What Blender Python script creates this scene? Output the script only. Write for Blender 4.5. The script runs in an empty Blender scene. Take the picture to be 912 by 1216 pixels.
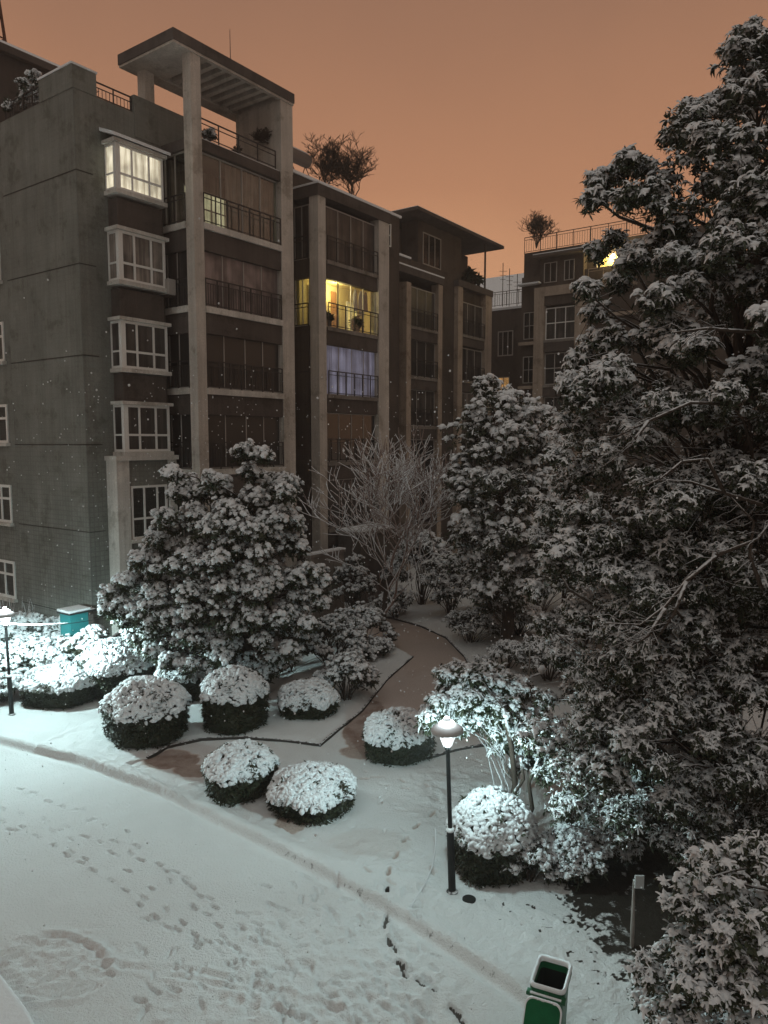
import bpy, math, random
import numpy as np
from mathutils import Vector
PI = math.pi
HAZE = 0.0022
sc = bpy.context.scene
col = sc.collection
R = math.radians

# ------------------------------------------------------------------ camera, world, light, exposure
PITCH, FOC, CAMH = R(5.4), 880.0, 7.5            # focal length in px of the 912x1216 photograph
cam = bpy.data.cameras.new('camera'); camo = bpy.data.objects.new('camera', cam); col.objects.link(camo)
cam.sensor_fit = 'VERTICAL'; cam.sensor_height = 36; cam.lens = FOC / 1216 * 36
cam.clip_start = 0.05; cam.clip_end = 1500
camo.location = (0, 0, CAMH); camo.rotation_euler = (PI / 2 - PITCH, 0, 0)
sc.camera = camo

world = bpy.data.worlds.new('World'); sc.world = world; world.use_nodes = True
wn = world.node_tree; wn.nodes.clear()
wout = wn.nodes.new('ShaderNodeOutputWorld'); wbg = wn.nodes.new('ShaderNodeBackground')
wtc = wn.nodes.new('ShaderNodeTexCoord'); wsep = wn.nodes.new('ShaderNodeSeparateXYZ'); wr = wn.nodes.new('ShaderNodeValToRGB')
wnoi = wn.nodes.new('ShaderNodeTexNoise'); wnoi.inputs['Scale'].default_value = 2.4; wnoi.inputs['Detail'].default_value = 3
wma = wn.nodes.new('ShaderNodeMath'); wma.operation = 'MULTIPLY_ADD'; wma.inputs[1].default_value = 0.16
wn.links.new(wtc.outputs['Generated'], wsep.inputs[0]); wn.links.new(wtc.outputs['Generated'], wnoi.inputs['Vector'])
wn.links.new(wnoi.outputs['Fac'], wma.inputs[0]); wn.links.new(wsep.outputs['Z'], wma.inputs[2])
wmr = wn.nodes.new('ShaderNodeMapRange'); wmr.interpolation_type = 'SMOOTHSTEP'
wmr.inputs[1].default_value = -.35; wmr.inputs[2].default_value = .62       # unseen sky behind the viewer, dulled to cut orange light on the scene
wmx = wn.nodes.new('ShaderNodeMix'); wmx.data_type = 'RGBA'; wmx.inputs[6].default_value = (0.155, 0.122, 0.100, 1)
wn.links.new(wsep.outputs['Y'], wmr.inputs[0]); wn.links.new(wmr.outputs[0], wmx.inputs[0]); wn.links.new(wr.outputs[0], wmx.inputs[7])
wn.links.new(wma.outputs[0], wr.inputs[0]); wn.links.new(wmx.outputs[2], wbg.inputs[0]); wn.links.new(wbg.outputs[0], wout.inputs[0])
cr = wr.color_ramp                                # low cloud lit orange by the town
cr.elements[0].position = 0.04; cr.elements[0].color = (0.72, 0.375, 0.195, 1)
cr.elements[1].position = 0.90; cr.elements[1].color = (0.055, 0.048, 0.045, 1)  # zenith above the frame, darkened to lessen orange light on the snow
for pos, c in ((0.20, (0.57, 0.290, 0.150, 1)), (0.38, (0.37, 0.178, 0.098, 1)), (0.58, (0.235, 0.122, 0.076, 1))):
    e = cr.elements.new(pos); e.color = c
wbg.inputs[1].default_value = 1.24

fill_light = bpy.data.lights.new('fill_light', 'SUN'); fillo = bpy.data.objects.new('fill_light', fill_light); col.objects.link(fillo)
fill_light.energy = 0.38; fill_light.angle = R(70); fill_light.color = (0.90, 0.99, 0.98)
fillo.rotation_euler = (R(26), 0, R(-18))          # soft neutral fill, added from behind the viewer to lift facades and trees
sc.view_settings.view_transform = 'Standard'; sc.view_settings.look = 'None'
sc.view_settings.exposure = 0.15; sc.view_settings.gamma = 1.0; sc.view_settings.use_curve_mapping = False
sc.cycles.use_denoising = True
sc.cycles.max_bounces = 5; sc.cycles.transparent_max_bounces = 6; sc.cycles.diffuse_bounces = 3
sc.cycles.sample_clamp_indirect = 4.0

# ------------------------------------------------------------------ pixel -> point helpers (real depths)
def _ray(x, y):
    a = (x - 456) / FOC; b = (608 - y) / FOC
    return a, math.cos(PITCH) + b * math.sin(PITCH), -math.sin(PITCH) + b * math.cos(PITCH)
def G(x, y, z=0.0):
    a, dy, dz = _ray(x, y); t = (z - CAMH) / dz
    return (a * t, dy * t)
def AT(x, y, Y):
    a, dy, dz = _ray(x, y); t = Y / dy
    return (a * t, Y, CAMH + dz * t)
MPP = lambda Y: Y / FOC

# ------------------------------------------------------------------ materials
def mat(name, base, rough=0.7, spec=0.3, metal=0.0):
    m = bpy.data.materials.new(name); m.use_nodes = True
    b = m.node_tree.nodes['Principled BSDF']
    b.inputs['Base Color'].default_value = (*base, 1); b.inputs['Roughness'].default_value = rough
    b.inputs['Specular IOR Level'].default_value = spec; b.inputs['Metallic'].default_value = metal
    return m
def N(m, t, **kw):
    n = m.node_tree.nodes.new(t)
    for k, v in kw.items():
        if k in n.inputs: n.inputs[k].default_value = v
        else: setattr(n, k, v)
    return n
def L(m, a, b): m.node_tree.links.new(a, b)
def BS(m): return m.node_tree.nodes['Principled BSDF']
def coords(m, scale=(1, 1, 1), kind='Object'):
    t = N(m, 'ShaderNodeTexCoord'); mp = N(m, 'ShaderNodeMapping'); mp.inputs['Scale'].default_value = scale
    L(m, t.outputs[kind], mp.inputs[0]); return mp.outputs[0]
def noise(m, vec, scale, detail=4, rough=0.55):
    n = N(m, 'ShaderNodeTexNoise'); n.inputs['Scale'].default_value = scale; n.inputs['Detail'].default_value = detail
    n.inputs['Roughness'].default_value = rough; L(m, vec, n.inputs['Vector']); return n.outputs['Fac']
def ramp(m, fac, stops):
    r = N(m, 'ShaderNodeValToRGB'); L(m, fac, r.inputs[0]); e = r.color_ramp.elements
    e[0].position, e[0].color = stops[0][0], (*stops[0][1], 1); e[1].position, e[1].color = stops[-1][0], (*stops[-1][1], 1)
    for p, c in stops[1:-1]:
        q = e.new(p); q.color = (*c, 1)
    return r.outputs[0]
def mix(m, fac, a, b, mode='MIX'):
    n = N(m, 'ShaderNodeMix', data_type='RGBA', blend_type=mode)
    for sock, v in ((n.inputs[0], fac), (n.inputs[6], a), (n.inputs[7], b)):
        if isinstance(v, (int, float)): sock.default_value = v
        elif isinstance(v, tuple): sock.default_value = (*v, 1)
        else: L(m, v, sock)
    return n.outputs[2]
def bump(m, h, strength=0.5, dist=0.02, prev=None):
    b = N(m, 'ShaderNodeBump'); b.inputs['Strength'].default_value = strength; b.inputs['Distance'].default_value = dist
    L(m, h, b.inputs['Height'])
    if prev is not None: L(m, prev, b.inputs['Normal'])
    return b.outputs[0]
def math_(m, op, a, b=0.0):
    n = N(m, 'ShaderNodeMath', operation=op)
    for i, v in enumerate((a, b)):
        if isinstance(v, (int, float)): n.inputs[i].default_value = v
        else: L(m, v, n.inputs[i])
    return n.outputs[0]

M = {}
def wall_mat(name, base, tile=0.0, streak=0.55, low=0.45):
    m = mat(name, base, 0.85, 0.2)
    v = coords(m); vs = coords(m, (1.6, 1.6, 0.10)); vf = coords(m, (6, 6, 0.25))
    n1 = noise(m, v, 0.55, 6); n2 = noise(m, vs, 1.3, 6, 0.65); n3 = noise(m, vf, 1.4, 4, 0.7)
    d = tuple(c * low for c in base); l = tuple(min(1, c * 1.28) for c in base)
    c1 = mix(m, n1, d, l)
    k = ramp(m, n2, [(0.35, (low, low * .97, low * .93)), (0.62, (1.12, 1.1, 1.08))])
    c2 = mix(m, streak * .7, c1, k, 'MULTIPLY')
    k2 = ramp(m, n3, [(0.36, (0.55, 0.53, 0.5)), (0.55, (1, 1, 1))])
    c3 = mix(m, streak * .45, c2, k2, 'MULTIPLY')
    pt = noise(m, v, 0.9, 8, 0.72)                     # patches and dirt with a shape of their own
    c3 = mix(m, 0.8, c3, ramp(m, pt, [(0.38, (0.58, 0.56, 0.52)), (0.46, (0.95, .95, .94)), (0.60, (1, 1, 1)), (0.66, (1.22, 1.22, 1.2))]), 'MULTIPLY')
    g = noise(m, v, 26, 3)
    c3 = mix(m, 0.35, c3, ramp(m, g, [(0.3, (.6, .6, .6)), (0.7, (1.3, 1.3, 1.3))]), 'MULTIPLY')
    nrm = bump(m, g, 0.5, 0.01)
    if tile:
        tc = N(m, 'ShaderNodeTexCoord'); sp = N(m, 'ShaderNodeSeparateXYZ'); L(m, tc.outputs['Object'], sp.inputs[0])
        s = math_(m, 'ADD', sp.outputs[0], sp.outputs[1])
        cb = N(m, 'ShaderNodeCombineXYZ'); L(m, s, cb.inputs[0]); L(m, sp.outputs[2], cb.inputs[1])
        br = N(m, 'ShaderNodeTexBrick'); L(m, cb.outputs[0], br.inputs['Vector'])
        br.offset = 0.0; br.inputs['Scale'].default_value = 1.0; br.inputs['Brick Width'].default_value = tile
        br.inputs['Row Height'].default_value = tile; br.inputs['Mortar Size'].default_value = tile * .09
        br.inputs['Color1'].default_value = (.9, .9, .9, 1); br.inputs['Color2'].default_value = (1.12, 1.12, 1.12, 1)
        br.inputs['Mortar'].default_value = (.55, .55, .55, 1)
        zf = N(m, 'ShaderNodeMapRange'); L(m, sp.outputs[2], zf.inputs[0]); zf.inputs[1].default_value = 3.5; zf.inputs[2].default_value = 8.0; zf.inputs[3].default_value = .6; zf.inputs[4].default_value = .14
        c3 = mix(m, zf.outputs[0], c3, br.outputs['Color'], 'MULTIPLY')
    L(m, c3, BS(m).inputs['Base Color']); L(m, nrm, BS(m).inputs['Normal'])
    return m
M['wall_grey'] = wall_mat('wall_grey', (0.225, 0.23, 0.21), 0.17, 0.5, 0.6)
M['wall_brown'] = wall_mat('wall_brown', (0.115, 0.092, 0.078), 0.12, 0.6, 0.5)
M['band_brown'] = wall_mat('band_brown', (0.115, 0.095, 0.085), 0.10, 0.5, 0.55)
M['trim'] = wall_mat('trim', (0.68, 0.65, 0.61), 0, 0.55, 0.62)
M['pillar'] = wall_mat('pillar', (0.62, 0.57, 0.52), 0, 0.6, 0.6)
M['pillar_far'] = wall_mat('pillar_far', (0.48, 0.39, 0.32), 0, 0.6, 0.55)
M['concrete'] = wall_mat('concrete', (0.30, 0.27, 0.245), 0, 0.7, 0.45)
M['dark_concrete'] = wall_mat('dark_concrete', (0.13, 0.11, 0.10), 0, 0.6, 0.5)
M['frame_white'] = mat('frame_white', (0.78, 0.77, 0.74), 0.5, 0.4)
M['frame_grey'] = mat('frame_grey', (0.38, 0.355, 0.33), 0.5, 0.4)
M['iron'] = mat('iron', (0.045, 0.038, 0.035), 0.6, 0.4)
M['joint'] = mat('joint', (0.05, 0.045, 0.04), 0.9, 0.1)
M['glass'] = mat('glass', (0.018, 0.016, 0.015), 0.12, 0.5)
M['glass_rain'] = mat('glass_rain', (0.03, 0.027, 0.025), 0.35, 0.4)
def curtain_mat(name, a, b, sc_=5.0, emis=0.0, tint=None, low=0.35):
    m = mat(name, a, 0.45, 0.4)
    v = coords(m, (1, 1, 0.05)); n = noise(m, v, sc_, 4, 0.7); v2 = coords(m, (1, 1, .9)); n2 = noise(m, v2, 1.3, 2)
    c = ramp(m, n, [(0.36, a), (0.62, b)])
    c = mix(m, 0.8, c, ramp(m, n2, [(0.38, (low, low, low)), (0.62, (1, 1, 1))]), 'MULTIPLY')
    if emis:
        BS(m).inputs['Base Color'].default_value = (*[x * .6 for x in b], 1)
        L(m, c, BS(m).inputs['Emission Color']); BS(m).inputs['Emission Strength'].default_value = emis
    else: L(m, c, BS(m).inputs['Base Color'])
    return m
M['curtain_dark'] = curtain_mat('curtain_dark', (0.03, 0.026, 0.024), (0.11, 0.095, 0.085))
M['curtain_beige'] = curtain_mat('curtain_beige', (0.12, 0.105, 0.095), (0.38, 0.33, 0.29))
M['curtain_pink'] = curtain_mat('curtain_pink', (0.17, 0.135, 0.13), (0.34, 0.27, 0.26), 3)
M['curtain_lit'] = curtain_mat('curtain_lit', (0.24, 0.20, 0.13), (0.98, 0.90, 0.68), 5, 1.0, low=.25)
M['curtain_lilac'] = curtain_mat('curtain_lilac', (0.05, 0.048, 0.065), (0.27, 0.27, 0.37), 3, 0.5)
M['light_orange'] = curtain_mat('light_orange', (0.45, 0.22, 0.07), (0.75, 0.42, 0.15), 4, 0.9)
M['light_yellow'] = curtain_mat('light_yellow', (0.45, 0.32, 0.07), (1.0, 0.80, 0.30), 2, 1.0)
M['light_pale'] = curtain_mat('light_pale', (0.20, 0.19, 0.11), (0.75, 0.68, 0.42), 9, 0.9)
M['light_blue'] = curtain_mat('light_blue', (0.25, 0.28, 0.42), (0.75, 0.82, 1.0), 3, 0.9)
M['yellow_plaster'] = mat('yellow_plaster', (0.62, 0.52, 0.26), 0.8, 0.2)
M['wood'] = mat('wood', (0.30, 0.15, 0.06), 0.5, 0.3)
m = bpy.data.materials.new('clear_glass'); m.use_nodes = True; M['clear_glass'] = m
nt = m.node_tree; nt.nodes.clear()
o_ = nt.nodes.new('ShaderNodeOutputMaterial'); mx = nt.nodes.new('ShaderNodeMixShader'); tr = nt.nodes.new('ShaderNodeBsdfTransparent'); gl = nt.nodes.new('ShaderNodeBsdfGlossy')
gl.inputs['Roughness'].default_value = 0.08; mx.inputs[0].default_value = 0.10; tr.inputs[0].default_value = (.92, .94, .92, 1)
nt.links.new(tr.outputs[0], mx.inputs[1]); nt.links.new(gl.outputs[0], mx.inputs[2]); nt.links.new(mx.outputs[0], o_.inputs[0])

m = mat('snow', (0.80, 0.82, 0.84), 0.75, 0.15); M['snow'] = m
v = coords(m); L(m, bump(m, noise(m, v, 9, 4), 0.5, 0.03), BS(m).inputs['Normal'])
m = mat('leaf_snow', (0.78, 0.80, 0.82), 0.7, 0.15); M['leaf_snow'] = m
def leaf_mat(name, c1, c2):
    m = mat(name, c1, 0.45, 0.35); v = coords(m); n = noise(m, v, 3.0, 3)
    L(m, mix(m, n, c1, c2), BS(m).inputs['Base Color']); return m
M['leaf'] = leaf_mat('leaf', (0.022, 0.034, 0.018), (0.060, 0.070, 0.038))
M['leaf_hedge'] = leaf_mat('leaf_hedge', (0.020, 0.026, 0.014), (0.050, 0.052, 0.028))
M['leaf_rust'] = leaf_mat('leaf_rust', (0.10, 0.05, 0.028), (0.19, 0.10, 0.06))
def bark_mat(name, c, thr0=0.25, thr1=0.55):
    m = mat(name, c, 0.9, 0.1); g = N(m, 'ShaderNodeNewGeometry'); s = N(m, 'ShaderNodeSeparateXYZ'); L(m, g.outputs['Normal'], s.inputs[0])
    v = coords(m); n = noise(m, v, 14, 3)
    f = math_(m, 'ADD', s.outputs[2], math_(m, 'MULTIPLY', math_(m, 'SUBTRACT', n, 0.5), 0.9))
    k = ramp(m, f, [(thr0, (0, 0, 0)), (thr1, (1, 1, 1))])
    bc = mix(m, noise(m, v, 5, 4), tuple(x * .6 for x in c), tuple(x * 1.4 for x in c))
    L(m, mix(m, k, bc, (0.78, 0.80, 0.82)), BS(m).inputs['Base Color']); L(m, bump(m, n, 0.6, 0.01), BS(m).inputs['Normal'])
    return m
M['bark'] = bark_mat('bark', (0.07, 0.055, 0.045), 0.35, 0.6)
M['twig'] = bark_mat('twig', (0.34, 0.25, 0.22), -.55, -.1)
M['white_bark'] = bark_mat('white_bark', (0.30, 0.28, 0.26), 0.3, 0.5)

def ground_mat(name, bare, bare2, thin=None):
    """snow over a surface; the mesh attribute 'bare' says how much of it shows"""
    m = mat(name, bare, 0.8, 0.15); v = coords(m)
    at = N(m, 'ShaderNodeAttribute'); at.attribute_name = 'bare'
    n = noise(m, v, 22, 4, 0.7); n0 = noise(m, v, 2.2, 4)
    f = math_(m, 'ADD', at.outputs['Fac'], math_(m, 'MULTIPLY', math_(m, 'SUBTRACT', n, 0.5), 0.55))
    k = ramp(m, f, [(0.42, (0, 0, 0)), (0.60, (1, 1, 1))])
    g = mix(m, noise(m, v, 7, 5), bare, bare2)
    s = mix(m, n0, (0.74, 0.755, 0.75), (0.82, 0.835, 0.84))
    if thin:                                       # ground tint through thin snow
        dr = ramp(m, noise(m, v, 1.7, 6, .65), [(0.40, (0, 0, 0)), (0.62, (.62, .62, .62))])
        g = mix(m, dr, g, (0.60, 0.53, 0.49)); tf = math_(m, 'MULTIPLY', at.outputs['Fac'], 2.4)
        s = mix(m, tf, s, thin)
    L(m, mix(m, k, s, g), BS(m).inputs['Base Color'])
    b1 = bump(m, noise(m, v, 24, 4, 0.65), 0.9, 0.035); b2 = bump(m, noise(m, v, 70, 3), 0.8, 0.015, b1)
    L(m, b2, BS(m).inputs['Normal'])
    return m
M['road'] = ground_mat('road', (0.10, 0.088, 0.08), (0.18, 0.165, 0.15))
M['garden'] = ground_mat('garden', (0.022, 0.017, 0.013), (0.06, 0.05, 0.04))
M['path'] = ground_mat('path', (0.27, 0.195, 0.16), (0.36, 0.265, 0.225), (0.54, 0.44, 0.39))
M['kerb'] = bark_mat('kerb', (0.055, 0.050, 0.046), .95, 1.3)

M['lamp_metal'] = bark_mat('lamp_metal', (0.03, 0.032, 0.032), 0.75, 0.95); BS(M['lamp_metal']).inputs['Roughness'].default_value = .45
M['shade'] = mat('shade', (0.45, 0.45, 0.45), 0.45, 0.4)
def glow(name, c, s, opaque=1.0):
    m = bpy.data.materials.new(name); m.use_nodes = True; nt = m.node_tree; nt.nodes.clear()
    o = nt.nodes.new('ShaderNodeOutputMaterial'); e = nt.nodes.new('ShaderNodeEmission'); t = nt.nodes.new('ShaderNodeBsdfTransparent'); x = nt.nodes.new('ShaderNodeMixShader')
    e.inputs[0].default_value = (*c, 1); e.inputs[1].default_value = s; x.inputs[0].default_value = opaque
    nt.links.new(t.outputs[0], x.inputs[1]); nt.links.new(e.outputs[0], x.inputs[2]); nt.links.new(x.outputs[0], o.inputs[0]); return m
M['lamp_glass'] = glow('lamp_glass', (0.85, 0.97, 1.0), 3.0, 0.5)
M['lamp_core'] = glow('lamp_core', (0.85, 0.97, 1.0), 14.0)
M['bin_green'] = mat('bin_green', (0.010, 0.115, 0.045), 0.42, 0.4)
m = M['bin_green']; v = coords(m); L(m, mix(m, noise(m, v, 6, 5), (0.006, 0.075, 0.03), (0.014, 0.15, 0.06)), BS(m).inputs['Base Color'])
M['bin_dark'] = mat('bin_dark', (0.01, 0.012, 0.011), 0.7, 0.3)
M['teal'] = mat('teal', (0.02, 0.20, 0.21), 0.6, 0.3)
M['rubber'] = mat('rubber', (0.02, 0.02, 0.02), 0.8, 0.2)
M['solar'] = mat('solar', (0.16, 0.13, 0.115), 0.5, 0.4)
M['cloth_grey'] = mat('cloth_grey', (0.30, 0.31, 0.33), 0.9, 0.1)
M['cloth_dark'] = mat('cloth_dark', (0.07, 0.06, 0.06), 0.9, 0.1)
M['plaque'] = mat('plaque', (0.42, 0.42, 0.42), 0.6, 0.3)

# ------------------------------------------------------------------ mesh helpers
def tag(o, label=None, cat=None, group=None, kind=None):
    if label: o['label'] = label
    if cat: o['category'] = cat
    if group: o['group'] = group
    if kind: o['kind'] = kind
    return o
def empty(name, loc, rz=0.0, label=None, cat=None, group=None):
    o = bpy.data.objects.new(name, None); col.objects.link(o); o.location = loc; o.rotation_euler = (0, 0, rz)
    o.empty_display_size = 0.2
    return tag(o, label, cat, group)
def np_mesh(name, V, F, mi, mats, parent=None, smooth=False):
    """V (n,3); F list of (k,m) int arrays (all faces of one array have m corners); mi list of (k,) arrays"""
    me = bpy.data.meshes.new(name)
    V = np.asarray(V, dtype=np.float32)
    me.vertices.add(len(V)); me.vertices.foreach_set('co', V.ravel())
    loops = np.concatenate([f.ravel() for f in F]).astype(np.int32)
    counts = np.concatenate([np.full(len(f), f.shape[1]) for f in F]).astype(np.int32)
    starts = np.concatenate([[0], np.cumsum(counts)[:-1]]).astype(np.int32)
    me.loops.add(len(loops)); me.loops.foreach_set('vertex_index', loops)
    me.polygons.add(len(counts)); me.polygons.foreach_set('loop_start', starts)
    me.polygons.foreach_set('material_index', np.concatenate(mi).astype(np.int32))
    if smooth: me.polygons.foreach_set('use_smooth', np.ones(len(counts), dtype=bool))
    for k in mats: me.materials.append(M[k] if isinstance(k, str) else k)
    me.update(calc_edges=True); me.validate()
    o = bpy.data.objects.new(name, me); col.objects.link(o)
    if parent: o.parent = parent
    return o
class MB:
    def __init__(s, xf=None): s.v = []; s.f = []; s.m = []; s.xf = xf
    def add(s, V, F, m=0):
        b = len(s.v)
        s.v += [s.xf(*p) if s.xf else tuple(p) for p in V]; s.f += [tuple(i + b for i in f) for f in F]; s.m += [m] * len(F); return s
    def box(s, x0, x1, y0, y1, z0, z1, m=0):
        return s.add([(x0, y0, z0), (x1, y0, z0), (x1, y1, z0), (x0, y1, z0), (x0, y0, z1), (x1, y0, z1), (x1, y1, z1), (x0, y1, z1)],
                     [(0, 3, 2, 1), (4, 5, 6, 7), (0, 1, 5, 4), (1, 2, 6, 5), (2, 3, 7, 6), (3, 0, 4, 7)], m)
    def tube(s, pts, rads, n=8, m=0, cap=True):
        V = []; F = []; prev = None
        P = [Vector(p) for p in pts]
        for i, p in enumerate(P):
            d = (P[min(i + 1, len(P) - 1)] - P[max(i - 1, 0)])
            d = d.normalized() if d.length > 1e-9 else Vector((0, 0, 1))
            a = d.cross(Vector((0.13, 0.21, 0.97)) if abs(d.z) < 0.9 else Vector((1, 0.1, 0)))
            if prev is not None: a = prev - d * prev.dot(d)
            a.normalize(); prev = a; b = d.cross(a); r = rads[i] if hasattr(rads, '__len__') else rads
            for k in range(n):
                t = 2 * PI * k / n; V.append(tuple(p + (a * math.cos(t) + b * math.sin(t)) * r))
        for i in range(len(P) - 1):
            for k in range(n):
                F.append((i * n + k, i * n + (k + 1) % n, (i + 1) * n + (k + 1) % n, (i + 1) * n + k))
        if cap: F.append(tuple(range(n - 1, -1, -1))); F.append(tuple((len(P) - 1) * n + k for k in range(n)))
        return s.add(V, F, m)
    def lathe(s, prof, n=24, m=0, c=(0, 0)):
        V = []; F = []
        for r, z in prof:
            for k in range(n):
                t = 2 * PI * k / n; V.append((c[0] + r * math.cos(t), c[1] + r * math.sin(t), z))
        for i in range(len(prof) - 1):
            for k in range(n): F.append((i * n + k, i * n + (k + 1) % n, (i + 1) * n + (k + 1) % n, (i + 1) * n + k))
        F.append(tuple(range(n - 1, -1, -1))); F.append(tuple((len(prof) - 1) * n + k for k in range(n)))
        return s.add(V, F, m)
    def prism(s, poly, z0, z1, m=0):
        n = len(poly)
        return s.add([(x, y, z0) for x, y in poly] + [(x, y, z1) for x, y in poly],
                     [tuple(range(n - 1, -1, -1)), tuple(range(n, 2 * n))] + [(i, (i + 1) % n, n + (i + 1) % n, n + i) for i in range(n)], m)
    def build(s, name, mats, parent=None, bevel=0, smooth=False):
        me = bpy.data.meshes.new(name); me.from_pydata(s.v, [], s.f)
        for k in ([mats] if isinstance(mats, str) else mats): me.materials.append(M[k])
        me.polygons.foreach_set('material_index', s.m)
        if smooth: me.polygons.foreach_set('use_smooth', [True] * len(s.f))
        me.update(); o = bpy.data.objects.new(name, me); col.objects.link(o)
        if parent: o.parent = parent
        if bevel:
            b = o.modifiers.new('b', 'BEVEL'); b.width = bevel; b.segments = 3; b.limit_method = 'ANGLE'; b.angle_limit = R(35)
        return o
def bx(name, mt, parent, *a, bevel=0): return MB().box(*a).build(name, mt, parent, bevel)

# ------------------------------------------------------------------ value noise for the terrain
def _hash(ix, iy, seed):
    h = (ix.astype(np.int64) * 374761393 + iy.astype(np.int64) * 668265263 + seed * 1442695041) & 0x7fffffff
    h = ((h ^ (h >> 13)) * 1274126177) & 0x7fffffff
    return ((h ^ (h >> 16)) & 0xffff) / 65535.0
def vnoise(x, y, s, seed=0):
    x = x * s; y = y * s; ix = np.floor(x); iy = np.floor(y); fx = x - ix; fy = y - iy
    fx = fx * fx * (3 - 2 * fx); fy = fy * fy * (3 - 2 * fy)
    a = _hash(ix, iy, seed); b = _hash(ix + 1, iy, seed); c = _hash(ix, iy + 1, seed); d = _hash(ix + 1, iy + 1, seed)
    return (a + (b - a) * fx) * (1 - fy) + (c + (d - c) * fx) * fy - 0.5
def sst(x, a, b): t = np.clip((x - a) / (b - a), 0, 1); return t * t * (3 - 2 * t)
def in_poly(x, y, poly):
    r = np.zeros(x.shape, bool); n = len(poly)
    for i in range(n):
        x0, y0 = poly[i]; x1, y1 = poly[(i + 1) % n]
        c = ((y0 > y) != (y1 > y)) & (x < (x1 - x0) * (y - y0) / (y1 - y0 + 1e-12) + x0); r ^= c
    return r
def line_dist(x, y, pts):
    best = np.full(x.shape, 1e9); side = np.zeros(x.shape)
    for (x0, y0), (x1, y1) in zip(pts[:-1], pts[1:]):
        dx, dy = x1 - x0, y1 - y0; t = np.clip(((x - x0) * dx + (y - y0) * dy) / (dx * dx + dy * dy), 0, 1)
        d = np.hypot(x - x0 - t * dx, y - y0 - t * dy); s = np.sign((x - x0) * dy - (y - y0) * dx)
        k = d < best; best = np.where(k, d, best); side = np.where(k, s, side)
    return best, side

# ------------------------------------------------------------------ ground
KERB = [(-30, 26.0), (-16, 20.6)] + [G(*p) for p in ((0, 882), (90, 906), (190, 942), (280, 987), (380, 1037), (470, 1087), (590, 1165), (660, 1216))] + [(3.6, 7.0), (6, 3.4)]
EDGE_L = [G(*p) for p in ((175, 908), (200, 895), (240, 886), (290, 884), (345, 888), (380, 893), (430, 850), (460, 812), (490, 785))]
EDGE_F = [G(*p) for p in ((430, 735), (465, 738), (500, 748), (530, 762), (552, 785), (572, 822))]
EDGE_R = [G(*p) for p in ((500, 909), (515, 906), (540, 898), (563, 894), (600, 890), (640, 886))]
PATH_POLY = EDGE_L + [(0.3, 25.8), (-0.8, 27.5), (-1.6, 30.6)] + EDGE_F + [(2.6, 19.0), (1.0, 17.3)] + EDGE_R[:] + [G(650, 960), G(560, 985), G(543, 1040), G(520, 1060), G(470, 1060), G(330, 990), G(240, 968), G(185, 935), G(150, 915)]
PATCHES = [(G(205, 908), .75, .50, .95), (G(235, 922), .55, .35, .95), (G(425, 868), .40, 1.5, .95), (G(440, 850), .45, .9, .9), (G(425, 900), .5, .4, .5),
           (G(480, 800), 2.5, 4.0, .36), (G(500, 765), 2.4, 4.8, .40), (G(455, 830), 1.2, 1.6, .34), (G(440, 1010), .8, .5, .10), (G(345, 985), .35, .4, .5)]
PRINTS = []                                       # x, y, angle, size, depth, bare
seq = [(511, 973), (497, 990), (478, 1005), (473, 1025), (459, 1044), (463, 1065), (456, 1091), (466, 1117), (473, 1146), (503, 1165), (538, 1202)]
for i, p in enumerate(seq):
    a = G(*seq[max(i - 1, 0)]); b = G(*seq[min(i + 1, len(seq) - 1)]); q = G(*p)
    off = .045 * (1 if i % 2 else -1); an = math.atan2(b[1] - a[1], b[0] - a[0])
    PRINTS.append((q[0] + off * math.sin(an), q[1] - off * math.cos(an), an, 1.0, .05, .66 if i > 4 else .42))
    if i > 5: PRINTS.append((q[0] + .17 * math.cos(an), q[1] + .17 * math.sin(an), an, .8, .04, .6))
far = [(55,130),(75,145),(130,165),(170,178),(225,187),(255,210),(285,228),(345,245),(370,285),(5,185),(55,195),(118,212),(5,218),(40,243),(60,233),(178,232),(160,240),(140,243),(230,258),(190,265),(100,258),(145,283),(180,308),(270,273),(310,272),(218,328),(252,350),(300,378),(340,405),(312,308),(355,303),(380,322),(430,335),(450,352),(475,355),(500,382),(520,395),(390,425),(378,445),(420,478),(448,458),(478,510),(495,492),(525,525),(560,543),(525,450),(540,420),(565,425),(580,450),(640,465),(650,505),(600,530),(612,545),(620,605),(595,575),(400,663),(300,635),(545,662),(685,540),(700,520),(90,140),(205,186),(240,214),(300,300),(345,352),(410,400),(25,240),(195,300),(230,318),(460,380),(505,372),(560,470),(590,500),(660,470),(640,560),(680,600),(720,630),(760,500),(640,640)]
rg = random.Random(5)
for x, y in far:
    q = G(x * .4386, 880 + y * .4386)
    PRINTS.append((q[0], q[1], R(-42 + rg.uniform(-14, 14)), rg.uniform(.68, .95), rg.uniform(.014, .032), rg.uniform(.0, .35)))
for _ in range(230):                               # trodden ground near the viewer and in the little square
    if rg.random() < .62: px, py = rg.uniform(300, 520), rg.uniform(1040, 1216)
    elif rg.random() < .6: px, py = rg.uniform(430, 620), rg.uniform(905, 1010)
    else: px, py = rg.uniform(150, 330), rg.uniform(1090, 1216)
    q = G(px, py); PRINTS.append((q[0], q[1], R(rg.choice((-45, -60, 100, -20)) + rg.uniform(-25, 25)), rg.uniform(.7, 1.1), rg.uniform(.012, .03), rg.uniform(0, .2)))
ARCS = [(G(60, 1145), 1.05, .62, R(-25)), (G(35, 1160), .75, .45, R(-25))]

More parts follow.
